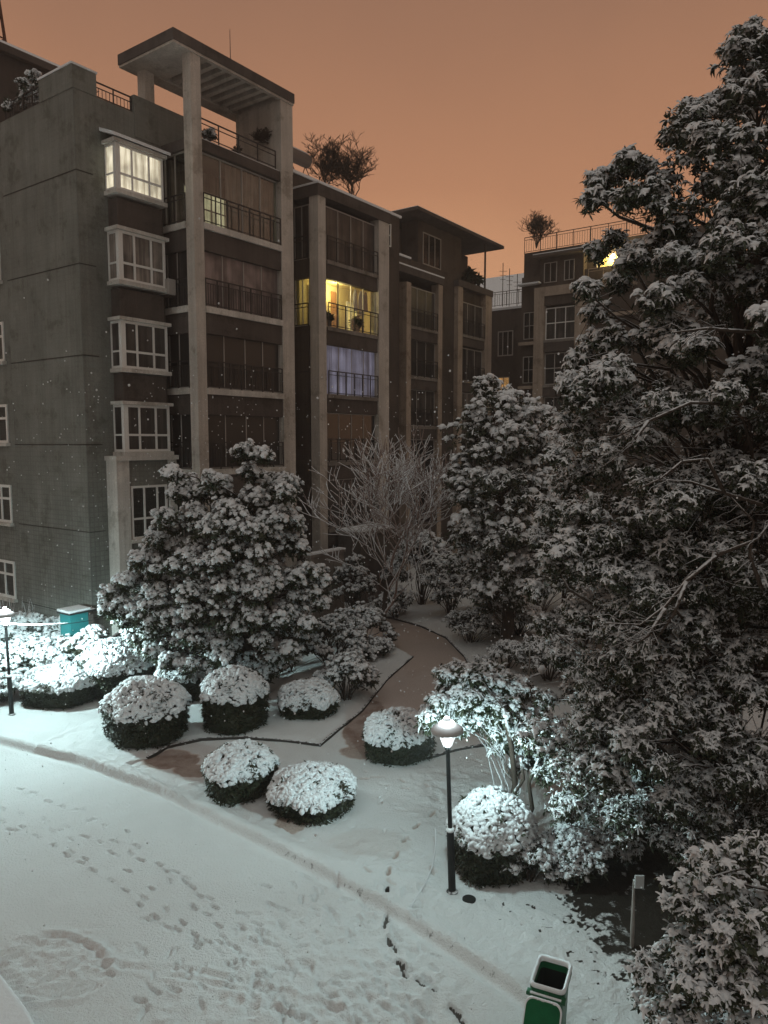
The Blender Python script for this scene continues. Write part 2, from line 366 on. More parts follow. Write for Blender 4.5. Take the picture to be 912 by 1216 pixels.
def ground_h(x, y):
    d, s = line_dist(x, y, KERB); sd = d * -s      # positive on the garden side
    inp = in_poly(x, y, PATH_POLY)
    dl = np.minimum(line_dist(x, y, EDGE_L)[0], line_dist(x, y, EDGE_F)[0])
    H = 0.14 * sst(sd, -0.05, 0.05) - .02 * np.exp(-((sd + .10) / .06) ** 2)
    bed = (~inp) & (sd > 0)
    H = H + np.where(bed, 0.05 * sst(line_dist(x, y, EDGE_L)[0], 0, .35) * (line_dist(x, y, EDGE_L)[0] < 3) , 0)
    H += 0.020 * vnoise(x, y, .7, 1) + .010 * vnoise(x, y, 2.3, 2) + .005 * vnoise(x, y, 7, 3) + .004 * vnoise(x, y, 19, 4)
    H += np.where(bed & (y > 19), .14 * (vnoise(x, y, .5, 9) + .3) * sst(y, 19, 24), 0)
    verge = (sd > 0.03) & (sd < 1.6)
    H += np.where(verge, .035 * vnoise(x, y, 5, 5) + .018 * vnoise(x, y, 14, 6), 0)
    ridge = np.exp(-((sd + .22) / .10) ** 2) * (.012 + .02 * vnoise(x, y, 2.2, 8)) + np.exp(-((sd - .14) / .10) ** 2) * .02 * (0.6 + vnoise(x, y, 2, 7))
    H += ridge
    bare = np.zeros(x.shape)
    kb = np.exp(-((sd + .005) / .055) ** 2) * (.30 + .16 * vnoise(x, y, 3, 21) + .42 * vnoise(x, y, 15, 22)) * sst(x, -4.5, -1.5)
    bare = np.maximum(bare, kb * 1.15)
    for (cx, cy), rx, ry, k in PATCHES:
        q = np.hypot((x - cx) / rx, (y - cy) / ry) + .35 * vnoise(x, y, 2.2, 33) + .15 * vnoise(x, y, 9, 34)
        bare = np.maximum(bare, np.where(inp, k * (1 - sst(q, .82, 1.05)), 0))
    H -= np.where(inp, bare * .02, 0)
    # soil under the big tree on the right
    SOIL = [G(645, 1052), G(668, 1085), G(700, 1118), G(740, 1172), (4.4, 8.0), (12, 6), (14, 16), (5, 15.2), G(700, 1000)]
    ds, _ = line_dist(x, y, SOIL + [SOIL[0]]); ins = in_poly(x, y, SOIL)
    sg = np.where(ins, ds, -ds); so = sst(sg + .45 * vnoise(x, y, 3, 40) + .5 * vnoise(x, y, 13, 41) + .4 * vnoise(x, y, 31, 42), -.45, .5)
    bare = np.maximum(bare, so * (.78 + .55 * vnoise(x, y, 2.6, 44) + .45 * vnoise(x, y, 9, 45))); H -= .03 * so
    crumbs = (vnoise(x, y, 11, 50) > .38) & (sd > .05) & (sd < 2.2) & (x > 1.2) & (y < 12.5) & (vnoise(x, y, 2.1, 51) > 0)
    bare = np.where(crumbs, np.maximum(bare, .62), bare)
    # trodden snow
    for (px, py), rx, ry, amp in (((400, 1140), 1.7, 1.9, .055), ((550, 950), 1.5, 1.7, .05), ((60, 1140), 1.3, .9, .05), ((250, 1195), 1.4, .7, .035), ((470, 1190), 1.2, .8, .03)):
        cx, cy = G(px, py); w = 1 - sst(np.hypot((x - cx) / rx, (y - cy) / ry) + .3 * vnoise(x, y, 1.5, 60), .5, 1.1)
        rn = np.abs(vnoise(x, y, 4.5, 61)) * 2; rn2 = vnoise(x, y, 11, 62)
        H += w * amp * ((.35 - rn) * .9 + .6 * rn2 + .35 * vnoise(x, y, 23, 63))
    for (cx, cy), rx, ry, rot in ARCS:
        c, s_ = math.cos(rot), math.sin(rot); u = (x - cx) * c + (y - cy) * s_; w_ = -(x - cx) * s_ + (y - cy) * c
        q = np.hypot(u / rx, w_ / ry); H += (.03 * np.exp(-((q - 1) / .07) ** 2) - .035 * np.exp(-((q - .86) / .06) ** 2)) * np.clip(.25 + 2.2 * vnoise(x, y, 2.2, 70) + 1.2 * vnoise(x, y, 7, 72), 0, 1.3)
    T1 = [G(95, 1140), G(160, 1150), G(240, 1165), G(330, 1185), G(420, 1216)]; T2 = [G(165, 1148), G(230, 1153), G(320, 1175), G(400, 1200)]
    for T in (T1, T2):
        dt, st = line_dist(x, y, T); H += (-.030 * np.exp(-(dt / .045) ** 2) + .02 * np.exp(-((dt - .1) / .04) ** 2)) * (.8 + 1.2 * vnoise(x, y, 4, 71))
    for (cx, cy, an, sz, dep, br) in PRINTS:
        k = (np.abs(x - cx) < .35) & (np.abs(y - cy) < .35)
        if not k.any(): continue
        xx = x[k] - cx; yy = y[k] - cy; c, s_ = math.cos(an), math.sin(an)
        u = xx * c + yy * s_; w_ = -xx * s_ + yy * c
        wid = .052 * sz * np.where(u > 0, 1.0, .85) * (1 - .25 * np.exp(-((u + .02) / .04) ** 2))
        q = np.hypot(u / (.145 * sz), w_ / wid) + .12 * vnoise(xx, yy, 14, 90)
        H[k] += -dep * 1.5 * (1 - sst(q, .78, .98)) + .010 * np.exp(-((q - 1.25) / .2) ** 2) * (dep / .04)
        bare[k] = np.maximum(bare[k], br * (1 - sst(q, .80, 1.04)) * 1.25)
    return H, bare, sd, inp

def grid(x0, x1, y0, y1, step):
    nx = int(round((x1 - x0) / step)) + 1; ny = int(round((y1 - y0) / step)) + 1
    X, Y = np.meshgrid(np.linspace(x0, x1, nx), np.linspace(y0, y1, ny))
    H, bare, sd, inp = ground_h(X, Y); I = np.arange(nx * ny).reshape(ny, nx)
    F = np.stack([I[:-1, :-1], I[:-1, 1:], I[1:, 1:], I[1:, :-1]], -1).reshape(-1, 4)
    cx = (X[:-1, :-1] + X[1:, 1:]).ravel() / 2; cy = (Y[:-1, :-1] + Y[1:, 1:]).ravel() / 2
    s2 = (sd[:-1, :-1] + sd[1:, 1:]).ravel() / 2
    reg = np.where(s2 < 0, 0, np.where(in_poly(cx, cy, PATH_POLY), 1, 2))
    return np.stack([X.ravel(), Y.ravel(), H.ravel()], -1), bare.ravel(), F, reg, cx, cy
BL = (-6.0, 4.96, 6.4, 14.0); BM = (-13.04, 6.96, 4.0, 32.8)
g1 = grid(*BL, .08 / 3); g2 = grid(*BM, .04); g3 = grid(-61.04, 60.56, -28, 110.4, .8)
def cut(g, b):
    k = ~((g[4] > b[0]) & (g[4] < b[1]) & (g[5] > b[2]) & (g[5] < b[3])); return (g[0], g[1], g[2][k], g[3][k], g[4], g[5])
g2 = cut(g2, BL); g3 = cut(g3, BM)
for rid, nm, mt in ((0, 'road', 'road'), (1, 'path', 'path'), (2, 'garden_ground', 'garden')):
    Vs, Fs, Bs, base = [], [], [], 0
    for V, b, F, reg, *_ in (g1, g2, g3):
        f = F[reg == rid]
        if not len(f): continue
        used, inv = np.unique(f, return_inverse=True)
        Vs.append(V[used]); Bs.append(b[used]); Fs.append(inv.reshape(-1, 4) + base); base += len(used)
    o = np_mesh(nm, np.concatenate(Vs), [np.concatenate(Fs)], [np.zeros(sum(map(len, Fs)))], [mt], smooth=True)
    a = o.data.attributes.new('bare', 'FLOAT', 'POINT'); a.data.foreach_set('value', np.concatenate(Bs).astype(np.float32))
    tag(o, kind='structure')
def z_at(x, y): return float(ground_h(np.array([[x]], float), np.array([[y]], float))[0][0, 0])
o = MB().box(-700, 700, -300, 1200, -1.2, -.35).build('ground', 'snow'); tag(o, kind='structure')

def sweep(pts, w, h, z0=None, step=.35):
    """a kerb: a bevel-topped bar following a line"""
    P = []
    for a, b in zip(pts[:-1], pts[1:]):
        n = max(1, int(math.hypot(b[0] - a[0], b[1] - a[1]) / step))
        P += [(a[0] + (b[0] - a[0]) * i / n, a[1] + (b[1] - a[1]) * i / n) for i in range(n)]
    P.append(pts[-1]); mb = MB(); V = []; F = []
    for i, p in enumerate(P):
        a = P[max(0, i - 1)]; b = P[min(len(P) - 1, i + 1)]; d = Vector((b[0] - a[0], b[1] - a[1])).normalized(); n = Vector((-d.y, d.x))
        z = z_at(*p) if z0 is None else z0
        hh = h + rg.uniform(-.012, .012)
        for q, zz in ((-.5, -.25), (-.5, hh - .015), (-.42, hh), (.42, hh), (.5, hh - .015), (.5, -.25)):
            V.append((p[0] + n.x * q * w, p[1] + n.y * q * w, z + zz))
    for i in range(len(P) - 1):
        for k in range(6): F.append((i * 6 + k, i * 6 + (k + 1) % 6, i * 6 + 6 + (k + 1) % 6, i * 6 + 6 + k))
    F += [(5, 4, 3, 2, 1, 0), tuple((len(P) - 1) * 6 + k for k in range(6))]
    return mb.add(V, F)
for nm, pts, w in (('bed_kerb', EDGE_L, .06), ('bed_kerb', EDGE_F, .09), ('bed_kerb', EDGE_R, .06)):
    tag(sweep(pts, w, .06).build(nm, 'kerb'), kind='structure')
K2 = KERB[4:10]
# snowed-over step in the near left corner
o = MB().prism([G(-40, 1150), G(2, 1176), G(32, 1216), G(50, 1250), (-5.5, 6.5), (-9, 6.5), (-9, 10)], 0.0, .26).build('pavement', 'snow', bevel=.05)
tag(o, kind='structure')

# ------------------------------------------------------------------ buildings: local frame x along the front, y into the house, z up
ROW = math.atan2(.811, .585); BASE = (-10.05, 25.1, 0)
def frame_xf(orient, pos):
    if orient == 'F': return lambda a, o, z: (a, pos - o, z)
    if orient == 'L': return lambda a, o, z: (pos - o, a, z)
    return lambda a, o, z: (pos + o, a, z)
def window(par, orient, pos, a0, a1, z0, z1, cols=(.5,), rows=(), fm='frame_white', pm='glass', fw=.06, name='window', proud=.05, sill=None, inset=.0):
    xf = frame_xf(orient, pos); mb = MB(xf); o0, o1 = -.03 + inset, proud + inset
    mb.box(a0, a1, o0, o1, z1 - fw, z1); mb.box(a0, a1, o0, o1, z0, z0 + fw)
    mb.box(a0, a0 + fw, o0, o1, z0 + fw, z1 - fw); mb.box(a1 - fw, a1, o0, o1, z0 + fw, z1 - fw)
    for c in cols:
        x = a0 + (a1 - a0) * c; mb.box(x - fw * .4, x + fw * .4, o0, o1 - .006, z0 + fw, z1 - fw)
    for r in rows:
        z = z0 + (z1 - z0) * r; mb.box(a0 + fw, a1 - fw, o0, o1 - .012, z - fw * .45, z + fw * .45)
    w = mb.build(name, fm, par)
    MB(xf).box(a0 + fw * .5, a1 - fw * .5, o0 + .004, o0 + .02 + max(0, proud * .2), z0 + fw * .5, z1 - fw * .5).build('pane', pm, w)
    if sill:
        MB(xf).box(a0 - .08, a1 + .08, o0, proud + .12 + inset, z0 - .12, z0 - .004).build('sill', sill, w)
    return w
def railing(par, orient, pos, a0, a1, z0, z1, fm='iron', gap=.6, bars=0, name='railing'):
    xf = frame_xf(orient, pos); mb = MB(xf); t = .022
    mb.box(a0, a1, -t, t, z1 - .04, z1); mb.box(a0, a1, -t * .7, t * .7, z1 - .2, z1 - .175); mb.box(a0, a1, -t * .7, t * .7, z0 + .06, z0 + .09)
    n = max(1, int(round((a1 - a0) / gap)))
    for i in range(n + 1):
        x = a0 + (a1 - a0) * i / n; w = .028 if i in (0, n) or i % 2 == 0 else .016
        mb.box(max(a0, x - w), min(a1, x + w), -t * .9, t * .9, z0, z1 - .03)
    if bars:
        k = int((a1 - a0) / bars)
        for i in range(1, k):
            x = a0 + (a1 - a0) * i / k; mb.box(x - .008, x + .008, -.008, .008, z0 + .07, z1 - .18)
    return mb.build(name, fm, par)

# ---- the near apartment block with the concrete portal
b1 = empty('apartment_building', BASE, ROW, 'nearest grey apartment block, with a tall concrete portal frame rising over its roof', 'building')
bx('wall', 'wall_grey', b1, 0, 3.45, 0.0, 4.6, -.3, 18.9)                        # corner mass
bx('side_wing', 'wall_grey', b1, .32, 4.0, 4.6, 16, -.3, 18.9)
bx('rear_wall', 'wall_brown', b1, 3.45, 10.4, .02, 12, -.3, 18.1)
bx('corner_parapet', 'wall_grey', b1, -.03, .85, -.03, 1.95, 18.9, 19.62)
MB().box(-.06, .88, -.06, 1.98, 19.62, 19.68).build('snow_cap', 'snow', b1)
bx('facade', 'wall_grey', b1, .012, 3.46, -.02, 0.0, -.3, 18.88)                # browner tiles on the front
bx('parapet', 'wall_grey', b1, 2.3, 4.9, -.04, .22, 18.1, 19.5)
railing(b1, 'F', 0.10, .86, 2.28, 18.9, 19.45, bars=.14, name='roof_railing')
railing(b1, 'L', 0.1, 1.97, 4.4, 18.9, 19.55, bars=.16, name='roof_railing')
for k in range(7):                                                                # horizontal joints in the panels
    z = 1.45 + 2.98 * k
    if z < 18.8:
        MB().box(-.012, .6, -.034, -.004, z - .014, z + .014).add([(-.014, -.034, z - .014), (-.002, -.034, z - .014), (-.002, 4.58, z - .014), (-.014, 4.58, z - .014), (-.014, -.034, z + .014), (-.002, -.034, z + .014), (-.002, 4.58, z + .014), (-.014, 4.58, z + .014)], [(0, 3, 2, 1), (4, 5, 6, 7), (0, 1, 5, 4), (1, 2, 6, 5), (2, 3, 7, 6), (3, 0, 4, 7)]).build('panel_joint', 'joint', b1)
# higher roof behind, with snow on its slope
bx('upper_storey', 'dark_concrete', b1, .4, 3.6, 6.3, 12, 18.9, 22.2)
MB().add([(-.3, 5.95, 22.15), (3.7, 5.95, 22.15), (3.7, 12.2, 23.55), (-.3, 12.2, 23.55), (-.3, 5.95, 22.42), (3.7, 5.95, 22.42), (3.7, 12.2, 23.82), (-.3, 12.2, 23.82)],
         [(0, 3, 2, 1), (4, 5, 6, 7), (0, 1, 5, 4), (1, 2, 6, 5), (2, 3, 7, 6), (3, 0, 4, 7)]).build('upper_roof', 'dark_concrete', b1)
MB().add([(-.3, 5.97, 22.43), (3.7, 5.97, 22.43), (3.7, 12.2, 23.83), (-.3, 12.2, 23.83), (-.3, 6.05, 22.56), (3.65, 6.05, 22.56), (3.65, 12.2, 23.98), (-.3, 12.2, 23.98)],
         [(0, 3, 2, 1), (4, 5, 6, 7), (0, 1, 5, 4), (1, 2, 6, 5), (2, 3, 7, 6), (3, 0, 4, 7)]).build('roof_snow', 'snow', b1)
# bay windows
BAYD = .58
bay_floors = [(15.92, 17.42, 'curtain_lit'), (12.95, 14.6, 'curtain_beige'), (10.02, 11.62, 'curtain_dark'), (7.16, 8.78, 'curtain_dark')]
for i, (z0, z1, pm) in enumerate(bay_floors):
    w = window(b1, 'F', -BAYD, 1.16, 2.98, z0, z1, (.30, .68), (.36,), pm=pm, fw=.085, name='bay_window', proud=.05)
    xf = frame_xf('L', 1.10)                                                      # side face of the same bay
    mb = MB(xf); a0, a1 = -BAYD + .03, 0.0
    for q in ((a0, a1, z1 - .085, z1), (a0, a1, z0, z0 + .085), (a0, a0 + .07, z0 + .085, z1 - .085), (a1 - .07, a1, z0 + .085, z1 - .085), (a0 + .07, a1 - .07, z0 + .36 * (z1 - z0) - .03, z0 + .36 * (z1 - z0) + .03)):
        mb.box(q[0], q[1], -.03, .03, q[2], q[3])
    mb.build('side_frame', 'frame_white', w)
    MB(xf).box(a0 + .03, a1 - .03, -.02, -.005, z0 + .04, z1 - .04).build('pane', pm, w)
    MB().box(1.07, 1.155, -BAYD - .045, -BAYD + .04, z0, z1).build('corner_post', 'frame_white', w)
    bx('bay_ledge', 'trim', b1, 1.0, 3.08, -BAYD - .13, .0, z0 - .14, z0 - .005)
    bx('bay_hood', 'trim', b1, .97, 3.10, -BAYD - .14, .0, z1 + .005, z1 + .12)
    bx('bay_box', 'band_brown', b1, 1.14, 2.94, -BAYD + .05, -.02, z1 + .12, z1 + .12 + (.95 if i else .02))
    if i == 0: MB().add([(.9, -BAYD - .25, z1 + .12), (3.18, -BAYD - .25, z1 + .12), (3.18, -.02, z1 + .42), (.9, -.02, z1 + .42), (.9, -BAYD - .25, z1 + .22), (3.18, -BAYD - .25, z1 + .22), (3.18, -.02, z1 + .54), (.9, -.02, z1 + .54)], [(0, 3, 2, 1), (4, 5, 6, 7), (0, 1, 5, 4), (1, 2, 6, 5), (2, 3, 7, 6), (3, 0, 4, 7)]).build('snow_cover', 'snow', b1)
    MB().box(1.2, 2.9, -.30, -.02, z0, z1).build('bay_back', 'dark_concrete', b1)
# entrance bay under them with its white surround
bx('entry_beam', 'trim', b1, .66, 3.3, -BAYD - .12, 0, 6.86, 7.02)
bx('entry_post', 'trim', b1, .72, 1.22, -BAYD - .04, -.02, -.2, 6.86)
bx('entry_post', 'trim', b1, 2.92, 3.25, -BAYD - .04, -.02, -.2, 6.86)
bx('entry_panel', 'wall_grey', b1, 1.22, 2.92, -BAYD + .06, -.02, -.2, 6.86)
window(b1, 'F', -BAYD + .06, 1.30, 2.84, 4.08, 5.96, (.36, .72), (.38,), pm='glass', fw=.08, sill='trim')
# windows of the set-back side wing
for zc in (11.3, 8.2, 5.1, 2.1, 14.3):
    window(b1, 'L', .32, 5.62, 7.1, zc - .74, zc + .74, (.5,), (.64,), pm='curtain_dark', fw=.10, sill='trim')
# balcony stack
PX0, PX1, BD = 3.36, 3.80, -1.76
bx('pillar', 'pillar', b1, PX0, PX1, BD, BD + .42, -.3, 20.86)
bx('side_pier', 'pillar', b1, 7.78, 8.46, BD, BD + .8, -.3, 18.2)
bx('side_pier', 'pillar', b1, 7.90, 8.50, BD + .8, .75, -.3, 18.2)
bx('portal_wall', 'pillar', b1, 7.80, 8.48, BD - .01, .75, 18.2, 20.84)
lv = [3.5, 6.5, 9.45, 12.36, 15.27]
pms_f = ['glass_rain', 'glass_rain', 'glass_rain', 'curtain_pink', 'clear_glass']
pms_s = ['glass_rain', 'glass_rain', 'glass_rain', 'curtain_dark', 'clear_glass']
for i, z in enumerate(lv):
    top = z + 2.05 if i < 4 else 17.75
    bx('balcony_slab', 'trim', b1, PX1, 7.78, BD - .04, BD + .35, z - .22, z)
    bx('balcony_slab', 'trim', b1, PX0 - .03, PX0 + .3, BD + .42, -.01, z - .22, z)
    bx('balcony_floor', 'dark_concrete', b1, PX0 + .3, 7.9, BD + .35, .02, z - .2, z - .02)
    bx('spandrel', 'band_brown', b1, PX1, 7.78, BD + .05, BD + .3, z - .95, z - .22)
    bx('spandrel', 'band_brown', b1, PX0 + .05, PX0 + .28, BD + .42, -.01, z - .95, z - .22)
    fm = 'frame_grey' if i in (0, 1, 2) else 'frame_white'
    window(b1, 'F', BD + .20, PX1 + .02, 7.76, z + .01, top, (.25, .52, .76), (), fm='frame_grey', pm=pms_f[i], fw=.05, name='balcony_glazing', proud=.02)
    window(b1, 'L', PX0 + .16, BD + .44, -.04, z + .01, top, (.55,), (), fm='frame_grey', pm=pms_s[i], fw=.05, name='balcony_glazing', proud=.02)
    railing(b1, 'F', BD + .02, PX1 + .03, 7.74, z + .0, z + (1.0 if i != 4 else 1.05), gap=.58, bars=.12 if i in (1, 2, 3) else 0, name='balcony_railing')
    railing(b1, 'L', PX0 + .02, BD + .46, -.06, z + .0, z + 1.0, gap=.6, bars=.12 if i in (1, 2, 3) else 0, name='balcony_railing')
bx('balcony_head', 'band_brown', b1, PX1, 7.80, BD + .02, .3, 17.76, 18.12)
bx('balcony_head', 'band_brown', b1, PX0 + .04, PX1 - .002, BD + .42, .3, 17.76, 18.12)
bx('roof_deck', 'dark_concrete', b1, 4.9, 7.79, .3, 4, 18.1, 18.3)
bx('snow_cover', 'snow', b1, PX1 + .02, 7.78, BD + .1, .25, 18.122, 18.18)
railing(b1, 'F', BD + .25, PX1 + .02, 7.75, 18.25, 18.95, gap=1.1, name='roof_railing')
MB().tube([(3.28, -.07, 0), (3.28, -.07, 18.0)], .05, 8).build('drain_pipe', 'dark_concrete', b1)
MB().tube([(9.0, -.06, 0), (9.0, -.06, 18.6)], .055, 8).build('drain_pipe', 'pillar', b1)
MB().tube([(8.56, BD + .2, 0), (8.56, BD + .2, 18.4)], .04, 6).build('drain_pipe', 'dark_concrete', b1)
# lit inner window and dark curtains of the top balcony
bx('inner_wall', 'curtain_beige', b1, 3.7, 7.75, -.16, -.02, 15.3, 17.7)
w = window(b1, 'F', -.18, 4.2, 6.9, 15.5, 17.0, (.25, .5, .75), (.55,), fm='frame_grey', pm='light_pale', fw=.05, name='inner_window')
MB(lambda a, o, z: (a, BD + .34 + .05 * math.sin(a * 22), z)).add([(5.2 + i * .05, 0, zz) for zz in (15.3, 17.7) for i in range(51)], [(i, i + 1, 52 + i, 51 + i) for i in range(50)]).build('curtain', 'curtain_beige', b1)
# portal canopy: edge beams and slats
CX0, CX1, CY0, CY1, CZ0, CZ1 = 2.62, 8.5, BD - .06, 1.2, 20.84, 21.26
cn = MB()
cn.box(CX0, CX1, CY0, CY1, CZ1 - .16, CZ1)
cnp = cn.build('canopy', 'dark_concrete', b1)
for a in ((CX0, CX1, CY0, CY0 + .16), (CX0, CX1, CY1 - .55, CY1), (CX0, CX0 + .7, CY0 + .16, CY1 - .55), (CX1 - .62, CX1, CY0 + .16, CY1 - .55)):
    bx('canopy_beam', 'pillar', cnp, a[0], a[1], a[2], a[3], CZ0, CZ1 - .165)
bx('canopy_beam', 'pillar', cnp, 3.32, 4.2, CY0 + .16, CY1 - .55, CZ0 + .02, CZ1 - .165)
for k in range(7): bx('slat', 'pillar', cnp, 4.52 + .47 * k, 4.72 + .47 * k, CY0 + .16, CY1 - .55, CZ0 + .05, CZ1 - .165)
bx('fascia', 'dark_concrete', cnp, CX0 - .03, CX1 + .02, CY0 - .035, CY0 - .003, CZ0 + .08, CZ1 + .02)
bx('fascia', 'dark_concrete', cnp, CX0 - .035, CX0 - .003, CY0 - .03, CY1 + .02, CZ0 + .08, CZ1 + .02)
bx('rear_pillar', 'pillar', b1, 3.2, 3.62, .55, .95, 18.1, 20.84)

# ---- second block, lit balcony
b2 = empty('apartment_building', BASE, ROW, 'second apartment block along the row, its yellow lit balcony above a lilac curtained one', 'building')
D2 = -1.5
bx('wall', 'wall_brown', b2, 10.42, 18.6, .03, 12, -.3, 19.2)
MB().box(10.3, 18.7, -.05, 6, 19.2, 19.32).build('snow_cap', 'snow', b2)
bx('parapet', 'wall_brown', b2, 8.52, 10.4, .05, 8, -.3, 19.5)
bx('side_wall', 'wall_brown', b2, 10.32, 10.62, -.9, .03, -.3, 12.5)
bx('pillar', 'pillar', b2, 10.30, 10.80, D2, D2 + .5, -.3, 17.95)
bx('pillar', 'pillar', b2, 14.68, 15.52, D2, D2 + .5, -.3, 17.95)
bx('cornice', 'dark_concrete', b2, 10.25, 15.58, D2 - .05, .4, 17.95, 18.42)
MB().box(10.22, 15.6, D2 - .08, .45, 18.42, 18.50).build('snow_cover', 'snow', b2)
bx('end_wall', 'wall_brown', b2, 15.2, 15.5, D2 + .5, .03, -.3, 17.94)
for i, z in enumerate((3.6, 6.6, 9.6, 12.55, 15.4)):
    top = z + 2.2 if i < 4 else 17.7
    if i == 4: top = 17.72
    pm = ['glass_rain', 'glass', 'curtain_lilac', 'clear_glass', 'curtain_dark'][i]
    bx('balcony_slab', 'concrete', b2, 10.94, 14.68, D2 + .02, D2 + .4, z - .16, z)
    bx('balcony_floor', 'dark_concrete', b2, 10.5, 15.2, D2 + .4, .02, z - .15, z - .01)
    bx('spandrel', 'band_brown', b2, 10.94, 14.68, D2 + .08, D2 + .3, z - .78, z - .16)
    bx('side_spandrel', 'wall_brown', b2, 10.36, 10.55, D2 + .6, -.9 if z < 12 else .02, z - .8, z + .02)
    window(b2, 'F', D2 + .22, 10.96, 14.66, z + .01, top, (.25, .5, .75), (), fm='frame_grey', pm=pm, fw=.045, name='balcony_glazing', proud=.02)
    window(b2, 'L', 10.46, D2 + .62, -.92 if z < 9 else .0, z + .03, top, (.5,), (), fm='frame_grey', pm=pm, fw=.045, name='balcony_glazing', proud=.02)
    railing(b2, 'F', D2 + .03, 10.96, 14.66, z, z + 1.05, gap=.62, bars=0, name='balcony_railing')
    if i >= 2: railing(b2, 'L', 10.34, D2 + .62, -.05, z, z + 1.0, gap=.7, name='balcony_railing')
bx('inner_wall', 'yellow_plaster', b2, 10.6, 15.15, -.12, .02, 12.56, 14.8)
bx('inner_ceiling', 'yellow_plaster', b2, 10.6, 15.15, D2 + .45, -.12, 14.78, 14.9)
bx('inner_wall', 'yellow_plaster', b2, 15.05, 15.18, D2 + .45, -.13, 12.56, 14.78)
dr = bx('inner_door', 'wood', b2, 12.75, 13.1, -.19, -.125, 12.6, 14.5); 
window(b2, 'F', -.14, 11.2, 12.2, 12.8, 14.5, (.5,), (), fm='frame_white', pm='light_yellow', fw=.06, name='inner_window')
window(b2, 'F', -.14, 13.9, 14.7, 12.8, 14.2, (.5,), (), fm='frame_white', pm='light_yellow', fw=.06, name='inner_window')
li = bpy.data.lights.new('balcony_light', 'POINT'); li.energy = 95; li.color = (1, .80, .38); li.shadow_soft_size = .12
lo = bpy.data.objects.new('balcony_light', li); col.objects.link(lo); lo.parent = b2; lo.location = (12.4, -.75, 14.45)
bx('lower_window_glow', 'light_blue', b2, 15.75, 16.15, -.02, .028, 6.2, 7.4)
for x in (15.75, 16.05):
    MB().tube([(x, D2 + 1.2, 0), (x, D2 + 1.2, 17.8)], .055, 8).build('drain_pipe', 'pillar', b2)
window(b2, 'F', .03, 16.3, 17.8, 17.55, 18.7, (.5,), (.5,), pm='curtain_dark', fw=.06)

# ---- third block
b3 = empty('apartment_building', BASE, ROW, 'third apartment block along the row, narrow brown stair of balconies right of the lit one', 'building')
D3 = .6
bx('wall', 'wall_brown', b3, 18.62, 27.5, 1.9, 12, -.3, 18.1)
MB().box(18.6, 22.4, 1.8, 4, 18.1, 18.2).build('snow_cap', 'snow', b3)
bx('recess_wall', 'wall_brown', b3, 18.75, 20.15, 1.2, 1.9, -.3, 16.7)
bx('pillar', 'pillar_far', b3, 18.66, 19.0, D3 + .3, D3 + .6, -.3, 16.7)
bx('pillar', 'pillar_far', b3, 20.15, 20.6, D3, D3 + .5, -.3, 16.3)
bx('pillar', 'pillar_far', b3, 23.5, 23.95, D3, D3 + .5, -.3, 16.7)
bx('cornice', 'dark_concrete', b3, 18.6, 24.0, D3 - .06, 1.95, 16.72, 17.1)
MB().box(18.58, 24.02, D3 - .08, 1.97, 17.1, 17.18).build('snow_cover', 'snow', b3)
bx('end_wall', 'wall_brown', b3, 23.6, 23.9, D3 + .5, 1.9, -.3, 16.7)
for i, z in enumerate((2.7, 5.55, 8.4, 11.2, 13.98)):
    top = z + 2.1 if i < 4 else 16.2
    pm = ['glass', 'glass', 'curtain_dark', 'glass_rain', 'curtain_dark'][i]
    bx('balcony_slab', 'concrete', b3, 20.6, 23.5, D3 + .02, D3 + .4, z - .15, z)
    bx('balcony_floor', 'dark_concrete', b3, 20.4, 23.6, D3 + .4, 1.9, z - .14, z - .01)
    bx('spandrel', 'band_brown', b3, 20.6, 23.5, D3 + .08, D3 + .3, z - .72, z - .15)
    window(b3, 'F', D3 + .25, 20.62, 23.48, z + .01, top, (.33, .66), (), fm='frame_grey', pm=pm, fw=.05, name='balcony_glazing', proud=.02)
    window(b3, 'L', 20.3, D3 + .52, 1.88, z + .01, top, (.5,), (), fm='frame_grey', pm=pm, fw=.05, name='balcony_glazing', proud=.02)
    railing(b3, 'F', D3 + .03, 20.62, 23.48, z, z + 1.0, gap=.7, bars=.14, name='balcony_railing')

# ---- fourth block with the flat roof shelter
b4 = empty('apartment_building', BASE, ROW, 'fourth apartment block along the row, under a thin flat roof shelter on one post', 'building')
D4 = 1.6
bx('wall', 'wall_brown', b4, 22.6, 32.2, 3.6, 14, 17.0, 20.4)
bx('side_wall', 'wall_brown', b4, 27.55, 32.0, 2.0, 3.6, -.3, 17.5)
bx('shelter_roof', 'dark_concrete', b4, 22.3, 33.2, 1.3, 9, 20.8, 20.98)
MB().box(22.35, 33.15, 1.35, 9, 20.98, 21.03).build('snow_cover', 'snow', b4)
bx('upper_storey', 'wall_brown', b4, 24.0, 29.2, 2.4, 3.6, 17.5, 20.8)
window(b4, 'F', 2.4, 24.5, 26.6, 18.3, 20.2, (.33, .66), (), fm='frame_grey', pm='glass', fw=.06)
MB().tube([(31.3, 1.75, 17.8), (31.3, 1.75, 20.8)], .07, 8).build('shelter_post', 'dark_concrete', b4)
bx('pillar', 'pillar_far', b4, 27.5, 28.1, D4, D4 + .4, -.3, 17.4)
bx('pillar', 'pillar_far', b4, 31.2, 32.1, D4, D4 + .4, -.3, 17.4)
bx('cornice', 'dark_concrete', b4, 27.45, 32.15, D4 - .05, 2.4, 17.4, 17.8)
